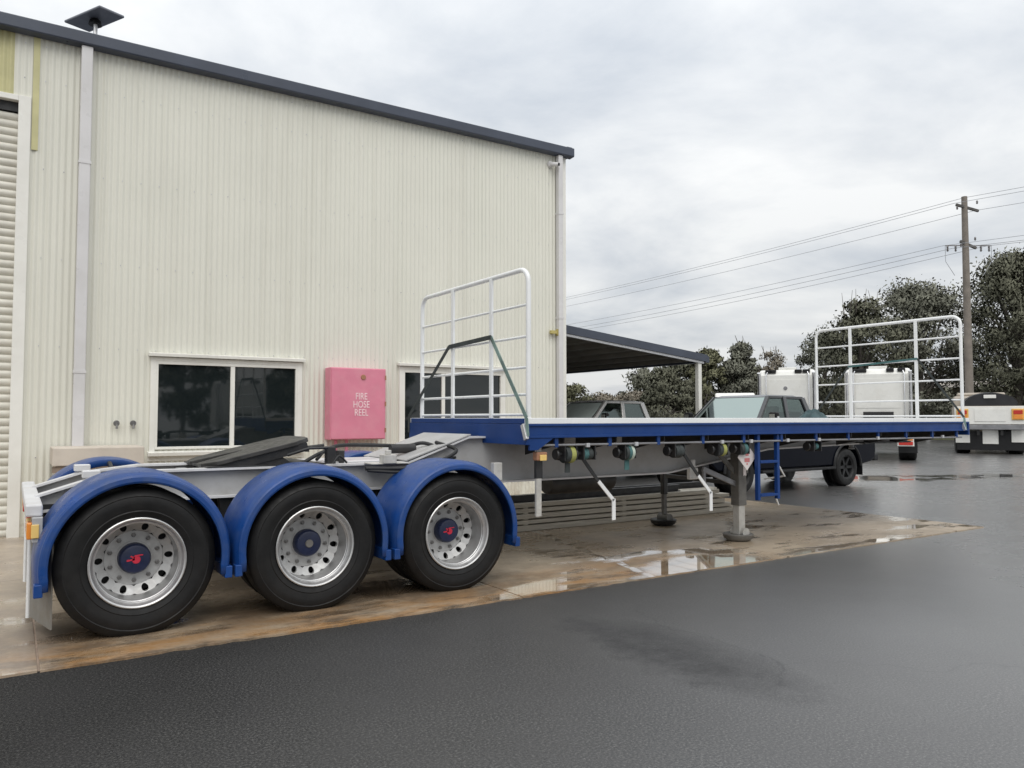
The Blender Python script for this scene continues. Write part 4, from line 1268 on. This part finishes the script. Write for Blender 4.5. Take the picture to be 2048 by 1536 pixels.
def ute(loc, rz, label, paint_, cab_paint, roof_z=1.97, glare=False, name='pickup_truck'):
    v = thing(name, loc, label, 'pickup', None, rz)
    hw = .96
    wr = .415
    def arc(cx, r_, a0, a1, n=12):
        return [(cx + r_ * math.cos(R(a0 + (a1 - a0) * k / n)), .42 + r_ * math.sin(R(a0 + (a1 - a0) * k / n))) for k in range(n + 1)]
    ra = .50
    lo = .47
    al = math.degrees(math.asin((lo - .42) / ra))
    poly = [(-1.12, .60), (-.98, .52), (-.62, lo)] + arc(0, ra, 180 - al, al) + [(2.9, lo)] + arc(3.6, ra, 180 - al, al) + [(4.30, .50), (4.46, .62), (4.50, .95), (4.42, 1.10), (4.2, 1.16), (3.15, 1.25), (3.05, 1.30), (1.15, 1.31), (1.12, 1.36), (-1.05, 1.39), (-1.14, 1.34), (-1.16, .75)]
    m = MB(); m.prism(poly, -hw, hw)
    b = m.build('body', paint_, v, bevel=.035)
    # bed recess
    m = MB(); m.box(-1.03, 1.05, -.78, .78, 1.37, 1.392); m.build('tub_cover', 'trim_black', b)
    # flares
    for cx in (0, 3.6):
        for s_ in (1, -1):
            m = MB(); pts = [(cx + .515 * math.cos(R(a_)), s_ * (hw + .012), .42 + .515 * math.sin(R(a_))) for a_ in range(2, 180, 8)]
            m.tube(pts, .03, 6); m.build('wheel_flare', 'trim_black', b, smooth=50)
            m = MB(); m.lathe([(.0, 0), (.495, 0)], (cx, s_ * (hw - .30), .42), 28); m.build('arch_liner', 'trim_black', b)
            car_wheel(v, cx, s_ * (hw - .135), wr, .27)
    # cab frame
    belt = 1.29
    A0, A1 = Vector((3.08, .90, belt)), Vector((2.42, .70, roof_z - .05))
    B0, B1 = Vector((2.02, .93, belt)), Vector((1.92, .73, roof_z - .03))
    C0, C1 = Vector((1.17, .93, belt)), Vector((1.28, .72, roof_z - .06))
    m = MB()
    for s_ in (1, -1):
        f_ = lambda q: Vector((q.x, q.y * s_, q.z))
        m.bar(f_(A0), f_(A1), .075, .085); m.bar(f_(B0), f_(B1), .05, .10, up=(1, 0, 0)); m.bar(f_(C0), f_(C1), .07, .13, up=(1, 0, 0))
        m.bar(f_(A1), f_(C1), .07, .06)
    m.bar((1.17, .93, belt), (1.17, -.93, belt), .05, .06)
    m.build('cab_pillars', cab_paint, b, bevel=.012)
    m = MB()
    z1 = roof_z
    vs = [(2.46, .66, z1 - .05), (2.46, -.66, z1 - .05), (1.25, -.69, z1 - .06), (1.25, .69, z1 - .06), (2.30, .58, z1), (2.30, -.58, z1), (1.42, -.60, z1), (1.42, .60, z1)]
    m.add(vs, [(4, 7, 6, 5), (0, 4, 5, 1), (1, 5, 6, 2), (2, 6, 7, 3), (3, 7, 4, 0), (0, 1, 2, 3)]); m.build('roof', cab_paint, b, bevel=.03)
    if glare:
        m = MB(); m.add([(3.10, .80, belt + .02), (3.10, -.80, belt + .02), (2.47, -.62, z1 - .07), (2.47, .62, z1 - .07)], [(0, 1, 2, 3)]); m.build('windscreen_glare', 'sky_glare', b, solid=.006)  # added pale sheet, stands in for sky glare on the windscreen
    m = MB(); m.add([(3.06, .86, belt), (3.06, -.86, belt), (2.44, -.66, z1 - .055), (2.44, .66, z1 - .055)], [(0, 1, 2, 3)]); m.build('windscreen', 'car_glass', b)
    m = MB(); m.add([(1.185, .86, belt), (1.185, -.86, belt), (1.285, -.66, z1 - .06), (1.285, .66, z1 - .06)], [(0, 3, 2, 1)]); m.build('rear_glass', 'car_glass', b)
    for s_ in (1, -1):
        for (p0, p1, p2, p3) in (((2.98, .905), (2.05, .925), (1.95, .725), (2.44, .705)), ((1.99, .925), (1.22, .925), (1.32, .72), (1.89, .725))):
            m = MB(); m.add([(p0[0], p0[1] * s_, belt), (p1[0], p1[1] * s_, belt), (p2[0], p2[1] * s_, z1 - .06), (p3[0], p3[1] * s_, z1 - .06)], [(0, 1, 2, 3)]); m.build('side_glass', 'car_glass', b)
        # mirror
        m = MB(); m.obox((2.78, s_ * 1.12, 1.50), (.10, .20, .24)); mi = m.build('mirror', 'trim_black', b, bevel=.03)
        m = MB(); m.obox((2.845, s_ * 1.12, 1.53), (.01, .13, .10)); m.obox((2.79, s_ * 1.224, 1.50), (.06, .006, .07)); m.build('mirror_trim', 'chrome', mi)
        m = MB(); m.bar((2.78, s_ * .93, 1.36), (2.78, s_ * 1.06, 1.42), .05, .05); m.build('mirror_arm', 'trim_black', mi)
        for xx in (2.10, 1.30):
            m = MB(); m.box(xx - .0, xx + .18, s_ * (hw + .005) - .012, s_ * (hw + .005) + .012, 1.10, 1.13); m.build('door_handle', 'trim_black', b, bevel=.006)
        m = MB(); m.box(.55, 3.05, s_ * hw - .05 + .03 * s_, s_ * hw + .05 + .03 * s_, .40, .455); m.build('side_step', 'trim_black', b, bevel=.015)
        m = MB(); m.box(-1.175, -1.10, s_ * .84 - .09, s_ * .84 + .09, .90, 1.26); m.build('tail_light', 'red_lens', b, bevel=.02)
        m = MB(); m.box(4.40, 4.50, s_ * .78 - .12, s_ * .78 + .12, .82, 1.0); m.build('headlight', 'white_lens', b, bevel=.02)
        m = MB(); m.box(-.62, -.60, s_ * (hw - .14) - .13, s_ * (hw - .14) + .13, .22, .55); m.build('mudflap', 'trim_black', b)
    # seats, dash
    m = MB()
    for yy in (.42, -.42):
        m.obox((2.0, yy, 1.25), (.14, .48, .72), (0, R(-14), 0)); m.obox((1.88, yy, 1.66), (.10, .28, .18), (0, R(-10), 0)); m.obox((1.35, yy, 1.25), (.14, .5, .6), (0, R(-10), 0))
    m.build('seats', 'trim_black', b, bevel=.03)
    m = MB(); m.box(2.75, 3.05, -.85, .85, 1.2, 1.315); m.build('dashboard', 'trim_black', b, bevel=.03)
    m = MB(); m.box(-1.34, -1.16, -.92, .92, .52, .68); m.build('rear_bumper', 'trim_black', b, bevel=.03)
    m = MB(); m.box(-1.47, -1.34, -.04, .04, .44, .50); m.build('tow_bar', 'steel_rail', b)
    m = MB(); m.box(4.44, 4.60, -.90, .90, .42, .70); m.build('front_bumper', 'trim_black', b, bevel=.04)
    m = MB(); m.box(4.46, 4.53, -.62, .62, .72, 1.04); m.build('grille', 'trim_black', b, bevel=.01)
    m = MB(); m.box(-.9, 4.2, -.5, .5, .34, .48); m.build('underbody', 'trim_black', b)
    for cx in (0, 3.6):
        m = MB(); m.tube([(cx, -.8, .40), (cx, .8, .40)], .05, 8); m.build('axle', 'trim_black', b)
    m = MB(); m.tube([(1.0, -.35, 1.93), (1.15, -.4, 2.0)], .008, 5)
    return v
ute((15.47, 11.24, 0), math.pi + R(2.0), 'black crew-cab pickup parked in the open beyond the trailer ladder', 'black_car', 'black_car_skylit', 1.985)
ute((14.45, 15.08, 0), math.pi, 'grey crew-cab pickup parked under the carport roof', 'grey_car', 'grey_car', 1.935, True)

# white van behind the pickups
vn = thing('panel_van', (30.4, 26.3, 0), 'white panel van roof showing beyond the pickups', 'van', None, R(41))
m = MB(); m.prism([(-2.4, .45), (2.5, .45), (2.55, 1.0), (1.95, 1.25), (1.35, 2.5), (1.1, 2.68), (-2.35, 2.68), (-2.45, 2.5)], -.90, .90); b = m.build('body', 'truck_white', vn, bevel=.07)
m = MB(); m.add([(1.99, -.8, 1.27), (1.99, .8, 1.27), (1.40, .75, 2.45), (1.40, -.75, 2.45)], [(0, 1, 2, 3)]); m.build('windscreen', 'tinted_glass', b)
m = MB(); m.box(-2.47, -2.44, -.72, .72, 1.45, 2.25); m.build('rear_glass', 'tinted_glass', b)
for s_ in (1, -1):
    m = MB(); m.add([(1.7, s_ * .908, 1.3), (.7, s_ * .908, 1.3), (.7, s_ * .908, 2.1), (1.35, s_ * .908, 2.1)], [(0, 1, 2, 3)]); m.build('side_glass', 'tinted_glass', b)
    for xx in (-1.5, 1.6):
        car_wheel(vn, xx, s_ * .78, .34, .22, 'zinc')

# prime movers seen from behind
def prime_mover(loc, rz, label, cabw, ztop, tail_lamps, badge):
    v = thing('prime_mover', loc, label, 'truck', 'white prime movers parked in the yard', rz)
    hw = cabw / 2
    # local: x forward, origin on the ground under the back of the sleeper
    m = MB(); m.prism([(0, 1.15), (1.9, 1.15), (2.1, 1.5), (2.1, 2.3), (1.75, ztop - .25), (1.3, ztop), (.12, ztop - .02), (0, ztop - .25)], -hw, hw)
    c_ = m.build('cab', 'truck_white', v, bevel=.09)
    m = MB(); m.prism([(2.1, 1.0), (3.7, .9), (3.75, 1.6), (3.5, 1.9), (2.1, 2.1)], -.75, .75); m.build('bonnet', 'truck_white', v, bevel=.08)
    m = MB(); m.box(-.012, .0, -hw + .35, hw - .35, 1.9, ztop - .42); m.build('rear_panel', 'truck_white', c_, bevel=.004)
    if badge:
        m = MB(); m.lathe([(0, -.02), (.075, -.02), (.08, 0)], (-.013, .05, 2.72), 16, 'X'); m.build('vent', 'steel_rail', c_)
    for yy in (-hw + .22, hw - .28):
        m = MB(); m.tube([(-.07, yy, 1.2), (-.07, yy, ztop - .25), (-.02, yy - .05 * (1 if yy > 0 else -1), ztop - .12)], .022, 8)
        m.build('grab_pole', 'chrome', c_, smooth=50)
    # roof horns / lights / visor
    for yy in (-hw + .32, -.45, .55, hw - .38):
        m = MB(); m.box(-.02, .16, yy - .14, yy + .14, ztop - .16, ztop - .02); m.build('work_light', 'trim_black', c_, bevel=.02)
    m = MB(); m.box(.25, .75, -.34, .34, ztop - .02, ztop + .09); m.build('roof_hatch', 'truck_white', c_, bevel=.02)
    # stacks and intakes
    for s_ in (-1, 1):
        m = MB(); m.tube([(-.18, s_ * (hw - .02), .9), (-.18, s_ * (hw - .02), ztop - .35), (-.26, s_ * (hw - .02), ztop - .15)], .075, 12); m.build('exhaust_stack', 'chrome', v, smooth=50)
        m = MB(); m.lathe([(0, 0), (.33, 0), (.34, .03), (.34, 1.25), (.33, 1.28), (0, 1.28)], (.2, s_ * .95, .75), 20, 'X'); m.build('fuel_tank', 'zinc', v, smooth=40)
    # chassis
    m = MB()
    for yy in (-.42, .42):
        m.box(-4.3, 3.4, yy - .04, yy + .04, .75, 1.0)
    for xx in (-4.2, -2.6, -1.2):
        m.box(xx, xx + .08, -.38, .38, .78, .96)
    m.build('chassis', 'truck_tan' if tail_lamps else 'dark_metal', v)
    m = MB(); m.lathe([(0, -.03), (.45, -.03), (.47, 0), (.45, .03), (0, .03)], (-2.55, 0, 1.14), 24, 'Z'); m.build('fifth_wheel', 'dark_metal', v, smooth=40)
    m = MB(); m.box(-.45, -.15, -.55, .55, 1.0, 1.75); m.build('tool_box', 'dark_metal', v, bevel=.02)
    for xx in (-3.3, -1.95, 2.75):
        for s_ in (-1, 1):
            car_wheel(v, xx, s_ * (.95 if xx < 0 else 1.0), .51, .56 if xx < 0 else .29, 'zinc')
            if xx < 0:
                m = MB(); m.lathe([(.60, -.30), (.60, .30)], (xx, s_ * .95, .52), 24, 'Y', R(10), R(170), False); m.build('mudguard', 'truck_white', v, smooth=60, solid=.012)
    for s_ in (-1, 1):
        m = MB(); m.box(-4.02, -3.99, s_ * .95 - .30, s_ * .95 + .30, .28, .86); m.build('mudflap', 'truck_white' if s_ > 0 else 'trim_black', v)
        m = MB(); m.box(-4.36, -4.30, s_ * .88 - .26, s_ * .88 + .26, .52, .92); lb = m.build('tail_board', 'truck_white', v, bevel=.01)
        m = MB(); m.box(-4.38, -4.362, s_ * .88 - .22, s_ * .88 + .22, .72, .86); m.build('tail_lamp', 'amber', lb, bevel=.006)
        m = MB(); m.box(-4.38, -4.362, s_ * .88 - .22, s_ * .88 + .22, .56, .68); m.build('tail_lamp', 'red_lens', lb, bevel=.006)
    m = MB(); m.box(-4.36, -4.30, -.62, .62, .80, .92); m.build('rear_beam', 'dark_metal', v)
    return v
prime_mover((26.6, 20.3, 0), R(32), 'white prime mover with round vent in its sleeper, behind the black pickup', 2.15, 3.50, False, True)
pm2 = prime_mover((29.3, 18.0, 0), R(31), 'white prime mover with plain sleeper back, framed by the front gate', 2.35, 3.52, True, False)
# tipper body seen from behind
tpx = thing('tipper_truck', (34.0, 16.0, 0), 'white-backed tipper truck with black tarp and amber lamps at the far right', 'truck', None, R(28.5))
def tl(m, name, mat, parent=None, **kw): return m.build(name, mat, parent or tpx, None, **kw)
hw = 1.25
m = MB(); m.box(.06, 5.6, -hw, hw, 1.24, 2.0); bd = tl(m, 'tipper_body', 'truck_tan', bevel=.02)
m = MB(); m.box(.0, .058, -hw - .02, hw + .02, 1.24, 1.98); tb = tl(m, 'tailboard', 'truck_white', bd, bevel=.012)
m = MB(); m.box(-.02, .0, -.55, .55, 1.36, 1.88); tl(m, 'number_board', 'truck_white', bd, bevel=.006)
for s_ in (-1, 1):
    yy = s_ * .98
    m = MB(); m.box(-.05, .0, yy - .22, yy + .22, 1.42, 1.88); lp = tl(m, 'lamp_cluster', 'amber_pale', bd, bevel=.02)
for s_ in (-1, 1):
    yy = s_ * .98
    m = MB(); m.box(-.075, -.052, yy - .16, yy + .16, 1.66, 1.82); tl(m, 'tail_lamp', 'red_lens', bd, bevel=.008)
    m = MB(); m.box(-.075, -.052, yy - .16, yy + .16, 1.46, 1.64); tl(m, 'tail_lamp', 'amber', bd, bevel=.008)
m = MB(); m.box(-.04, .2, -hw, hw, 1.02, 1.22); tl(m, 'rear_beam', 'steel_rail', bevel=.01)
m = MB()
vs = []; fs = []
npf = 10
for i in range(9):
    for k in range(npf + 1):
        a_ = math.pi * k / npf
        vs.append((.1 + 5.4 * i / 8, -(hw - .28) * math.cos(a_) - .05, 1.985 + (.56 + .03 * ((i * 7) % 3)) * math.sin(a_) ** .8))
for i in range(8):
    for k in range(npf):
        a_ = i * (npf + 1) + k
        fs.append((a_, a_ + 1, a_ + npf + 2, a_ + npf + 1))
fs.append(tuple(range(npf, -1, -1)))
m.add(vs, fs); tl(m, 'tarp', 'tarp_black', smooth=50)
m = MB(); m.box(.02, .08, -.24, .20, 2.32, 2.46); tl(m, 'plate', 'truck_white', bevel=.01)
m = MB(); m.box(5.7, 7.6, -1.15, 1.15, .95, 2.55); m.box(5.9, 7.2, -1.0, 1.0, 2.55, 2.72); cb = tl(m, 'cab', 'truck_tan', bevel=.08)
m = MB()
for yy in (-.42, .42): m.box(0.1, 7.4, yy - .05, yy + .05, .78, 1.04)
tl(m, 'chassis', 'dark_metal')
for xx in (1.0, 2.3, 6.6):
    for s_ in (-1, 1):
        car_wheel(tpx, xx, s_ * .96, .50, .54 if xx < 5 else .3, 'zinc')
for yy, w_, zb, nm in ((.98, .52, .46, 'mudflap'), (-.02, .56, .42, 'spare_flap'), (-.98, .44, .50, 'mudflap')):
    m = MB(); m.box(.26, .28, yy - w_ / 2, yy + w_ / 2, zb, 1.0); tl(m, nm, 'truck_white')
m = MB(); m.box(.3, .33, -1.2, 1.2, .16, .95); tl(m, 'rear_skirt', 'trim_black')

# far tan shed
fs_ = thing('far_shed', (62.6, 31, 0), 'low tan shed far beyond the tipper truck', 'shed', None, R(30))
m = MB(); m.box(0, 8, -3.4, 2.6, 0, 3.9); m.build('wall', 'tan_wall', fs_)
m = MB(); m.prism([(-.3, 3.9), (8.3, 3.9), (4, 4.5)], -3.7, 2.9); m.build('roof', 'truck_tan', fs_)

# ================================================================== POWER POLE AND LINES
PX, PY = 44.9, 22.17
pp = thing('power_pole', (PX, PY, 0), 'tall timber power pole with two crossarms standing before the trees', 'pole')
m = MB(); m.tube([(0, 0, 0), (0, 0, 5), (0, 0, 14.0)], [.24, .21, .155], 14); m.build('shaft', 'pole_wood', pp, smooth=60)
ad = Vector((.84, -.54, 0)).normalized()
for z, L, dz in ((13.35, 1.05, -.18), (11.25, .75, -.2)):
    m = MB(); m.bar(Vector((0, 0, z)) - ad * L / 1.0 * .6 + Vector((.05, -.12, -dz)), Vector((0, 0, z)) + ad * L * .6 + Vector((.05, -.12, dz)), .12, .13)
    ca = m.build('crossarm', 'crossarm_wood', pp)
    for s_ in (-.9, -.3, .9):
        q = Vector((.05, -.12, z + .06 - dz * s_)) + ad * L * .6 * s_
        m = MB(); m.lathe([(0, 0), (.03, 0), (.06, .06), (.035, .09), (.06, .13), (.03, .2), (0, .2)], q, 10, 'Z'); m.build('insulator', 'insulator', ca, smooth=40)
# dead-end arms and switchgear on the lower arm
for s_ in (1, -1):
    m = MB(); q0 = Vector((.05, -.12, 11.2)); q1 = q0 + ad * s_ * 1.3
    m.tube([q0, q1], .03, 6); sw = m.build('switch_arm', 'insulator', pp)
    for k in (.55, .9):
        m = MB(); q = q0 + ad * s_ * 1.3 * k; m.lathe([(.03, 0), (.07, .06), (.03, .1), (.07, .16), (.03, .2), (.07, .26), (.03, .32)], q + Vector((0, 0, -.34)), 8, 'Z'); m.build('insulator', 'insulator', sw, smooth=40)
    m = MB(); m.tube([q1, q1 + Vector((0, 0, -.9)), q1 - ad * s_ * .5 + Vector((0, 0, -1.7))], .015, 5); m.build('drop_wire', 'wire_grey', sw)
rd_ = Vector((-2.0, 81.0, 0))
def line(off, z, sag, label, rr=.013, n=28):
    q0 = Vector((PX, PY, z)) + off
    for sg, nm in ((1, 0), (-1, 1)):
        d = rd_ * sg
        pts = []
        for k in range(n + 1):
            t_ = k / n
            pts.append(q0 + d * t_ + Vector((0, 0, -4 * sag * t_ * (1 - t_))))
        m = MB(); m.tube(pts, rr, 5)
        tag(m.build('power_line', 'wire_grey', None), label[nm], 'power line', 'overhead power lines')
line(-ad * .62 + Vector((0, 0, 0)), 13.62, 1.0, ('top left overhead wire running from the pole towards the shed', 'top left overhead wire running from the pole over the yard'))
line(-ad * .0, 13.95, 1.0, ('overhead wire from the pole tip running towards the shed', 'overhead wire from the pole tip running over the yard'))
line(ad * .62 + Vector((0, 0, 0)), 13.22, 1.0, ('lower overhead wire on the top crossarm running towards the shed', 'lower overhead wire on the top crossarm running over the yard'))
line(-ad * 1.3, 11.2, 1.1, ('overhead wire at the switch arm tip running towards the shed', 'overhead wire at the switch arm tip running over the yard'))
line(-ad * .8, 11.05, 1.3, ('overhead wire inside the switch arm running towards the shed', 'overhead wire inside the switch arm running over the yard'), .014)
line(ad * 1.2, 11.2, 1.4, ('overhead wire on the far switch arm running towards the shed', 'overhead wire on the far switch arm running over the yard'), .014)

# ================================================================== TREES
def tree(name, loc, h, rx, label, leaf, seed, n_leaf=7000, trunk_h=.3, lean=0.0, clumps=34, ls=.17, base=.18, squash=1.0, wisp=0):
    rg = np.random.RandomState(seed)
    rr = random.Random(seed)
    v = thing(name, loc, label, 'tree', 'trees beyond the yard')
    m = MB()
    th = h * trunk_h
    top = Vector((lean * h * .3, 0, h * .78))
    tr_pts = [Vector((0, 0, -.1)), Vector((lean * th * .3, .05, th * .5)), Vector((lean * th * .6, 0, th)), top * .8 + Vector((rr.uniform(-.2, .2), 0, 0)), top]
    m.tube(tr_pts, [h * .028, h * .022, h * .018, h * .008, h * .003], 8)
    cl = []
    clumps = int(clumps * 1.7)
    for k in range(clumps):
        t_ = base + (1 - base) * rg.rand() ** .85
        # crown envelope: widest about 55% up
        env = math.sin(min(1.0, (t_ - base) / (1 - base) * .80 + .19) * math.pi) ** .5
        a_ = rg.rand() * 2 * math.pi
        rad = rx * env * math.sqrt(rg.rand()) * .85
        c = np.array([rad * math.cos(a_) + lean * h * .25 * t_, rad * math.sin(a_) * squash, h * t_ * .93])
        cl.append((c, rx * (.13 + .19 * rg.rand())))
        if k % 3 == 0:
            f_ = .35 + .35 * rg.rand()
            q0 = Vector((lean * h * f_ * .25, 0, h * f_ * min(.95, t_ + .1)))
            q1 = Vector(c)
            mid = (q0 + q1) / 2 + Vector((rr.uniform(-.3, .3), rr.uniform(-.3, .3), rr.uniform(0, .5)))
            m.tube([q0, mid, q1], [h * .009, h * .006, h * .002], 5)
    for k in range(wisp):
        a_ = rg.rand() * 2 * math.pi
        q0 = Vector((rx * .3 * math.cos(a_), rx * .3 * math.sin(a_), h * .85)); q1 = q0 + Vector((rr.uniform(-.7, .3), rr.uniform(-.3, .3), h * .16))
        m.tube([q0, q1], [.035, .012], 4)
    m.build('trunk', 'bark', v, smooth=60)
    n_leaf = int(n_leaf * 2.4); ls *= .62
    per = n_leaf // clumps
    V = []; NRM = []
    for c, s_ in cl:
        p_ = rg.randn(per, 3)
        p_ /= np.linalg.norm(p_, axis=1)[:, None] + 1e-6
        p_ *= (rg.rand(per, 1) ** .45) * s_ * (1 + .35 * (rg.rand(per, 1) < .2))
        p_ *= np.array([1.15, 1.15, .72])
        nn = p_ / s_ + (c - np.array([0, 0, h * .5])) / rx * .5 + np.array([0, 0, .25]) + rg.randn(per, 3) * .2
        NRM.append(nn)
        p_ += c
        V.append(p_)
    P_ = np.concatenate(V)
    N_ = np.concatenate(NRM)[P_[:, 2] > .25]
    N_ /= np.linalg.norm(N_, axis=1)[:, None] + 1e-6
    P_ = P_[P_[:, 2] > .25]
    n = len(P_)
    d1 = rg.randn(n, 3); d1 /= np.linalg.norm(d1, axis=1)[:, None]
    d1[:, 2] -= .35
    d2 = np.cross(d1, rg.randn(n, 3)); d2 /= np.linalg.norm(d2, axis=1)[:, None] + 1e-6
    s1 = (ls * (.6 + .9 * rg.rand(n, 1)))
    s2 = s1 * .48
    d2[np.einsum('ij,ij->i', np.cross(d1, d2), N_) > 0] *= -1
    q = np.stack([P_ - d1 * s1, P_ + d2 * s2, P_ + d1 * s1, P_ - d2 * s2], axis=1).reshape(-1, 3)
    me = bpy.data.meshes.new('crown')
    me.vertices.add(4 * n); me.vertices.foreach_set('co', q.astype(np.float32).ravel())
    me.loops.add(4 * n); me.loops.foreach_set('vertex_index', np.arange(4 * n, dtype=np.int32))
    me.polygons.add(n); me.polygons.foreach_set('loop_start', np.arange(0, 4 * n, 4, dtype=np.int32))
    me.materials.append(MAT[leaf])
    me.update(calc_edges=True)
    me.polygons.foreach_set('use_smooth', np.ones(n, dtype=bool))
    me.normals_split_custom_set_from_vertices(np.repeat(N_, 4, axis=0).tolist())
    link('crown', me, v)
    return v
tree('gum_tree', (48.4, 30.9, 0), 10.0, 3.5, 'spreading dark tree standing left of the power pole, twigs above its crown', 'leaf_dark', 3, 9000, clumps=44, wisp=6, base=.12)
tree('gum_tree', (57.0, 31.6, 0), 12.2, 4.6, 'tall broad tree directly behind the power pole', 'leaf_grey', 8, 15000, clumps=62, base=.06)
tree('gum_tree', (60.6, 26.5, 0), 14.0, 4.9, 'tallest dark tree right of the power pole', 'leaf_dark', 21, 20000, clumps=84, base=.05)
tree('gum_tree', (63.5, 20.0, 0), 13.0, 4.6, 'dark tree beyond the tipper truck, outermost of the row', 'leaf_grey', 5, 14000, clumps=60, base=.05)
tree('gum_tree', (52.5, 36.5, 0), 8.4, 3.0, 'lower grey-green tree filling the gap behind the front gate', 'leaf_grey', 33, 7000, clumps=34, base=.06)
tree('bushy_tree', (44.8, 41.6, 0), 7.2, 2.3, 'dense brown-green tree just right of the carport post', 'leaf_olive', 13, 7500, clumps=34, base=.06)
tree('slender_tree', (49.8, 42.4, 0), 8.1, 1.75, 'slender feathery grey-green tree behind the first white cab', 'leaf_grey', 17, 5000, clumps=30, base=.05, wisp=4)
tree('slender_tree', (54.9, 43.4, 0), 7.6, 1.9, 'thin pale tree with bare twigs behind the first white cab', 'leaf_brown', 19, 2600, clumps=30, base=.1, wisp=8, ls=.12)
tree('bushy_tree', (38.4, 39.4, 0), 5.2, 2.2, 'dark bushy tree seen beneath the carport roof edge', 'leaf_dark', 23, 6500, clumps=30, base=.05)
tree('bushy_tree', (42.3, 42.5, 0), 6.2, 2.3, 'dark bushy tree partly behind the carport post', 'leaf_dark', 29, 6000, clumps=30, base=.05)
tree('bushy_tree', (47.2, 41.0, 0), 6.3, 2.2, 'grey-green bushy tree between the carport post and the first white cab', 'leaf_grey', 53, 6500, clumps=32, base=.04)
tree('bushy_tree', (52.6, 42.0, 0), 6.0, 2.0, 'loose brownish tree just above the first white cab', 'leaf_brown', 57, 5000, clumps=30, base=.05, wisp=5)
tree('bushy_tree', (36.0, 47.5, 0), 4.4, 2.4, 'olive round shrub seen beneath the carport beside the shed corner', 'leaf_olive', 41, 4500, clumps=22, base=.04)
tree('bushy_tree', (40.6, 48.6, 0), 3.5, 2.6, 'low brownish shrub seen beneath the middle of the carport', 'leaf_brown', 43, 4500, clumps=22, base=.04)
tree('bushy_tree', (46.0, 51.0, 0), 4.0, 2.6, 'low dry brown shrub behind the dark bushy trees', 'leaf_brown', 47, 4000, clumps=22, base=.04)
for k in range(14):
    rg_ = random.Random(100 + k)
    tt = k / 13
    bx, by = 52 + tt * 120, 120 - tt * 150
    tree('far_tree', (bx, by, 0), rg_.uniform(6, 9), rg_.uniform(4.5, 6), ['distant rounded tree in the row along the horizon'][0], ('leaf_grey', 'leaf_dark', 'leaf_olive')[k % 3], 200 + k, 1800, clumps=22, ls=.42, base=.03)

# across the yard behind the viewer: only the window panes show these
prime_mover((10.2, -19.0, 0), R(-88), 'white prime mover across the yard, mirrored in the wider window', 2.4, 3.5, True, True)
for k, (bx, by, hh) in enumerate(((-14, -46, 8), (-5, -50, 10), (4, -48, 7.5), (13, -52, 10.5), (22, -47, 8), (31, -50, 9.5))):
    tree('yard_tree', (bx, by, 0), hh, 4.2, 'dark tree in the row across the yard, mirrored in the windows', 'leaf_dark', 300 + k, 1500, clumps=20, ls=.5, base=.05)
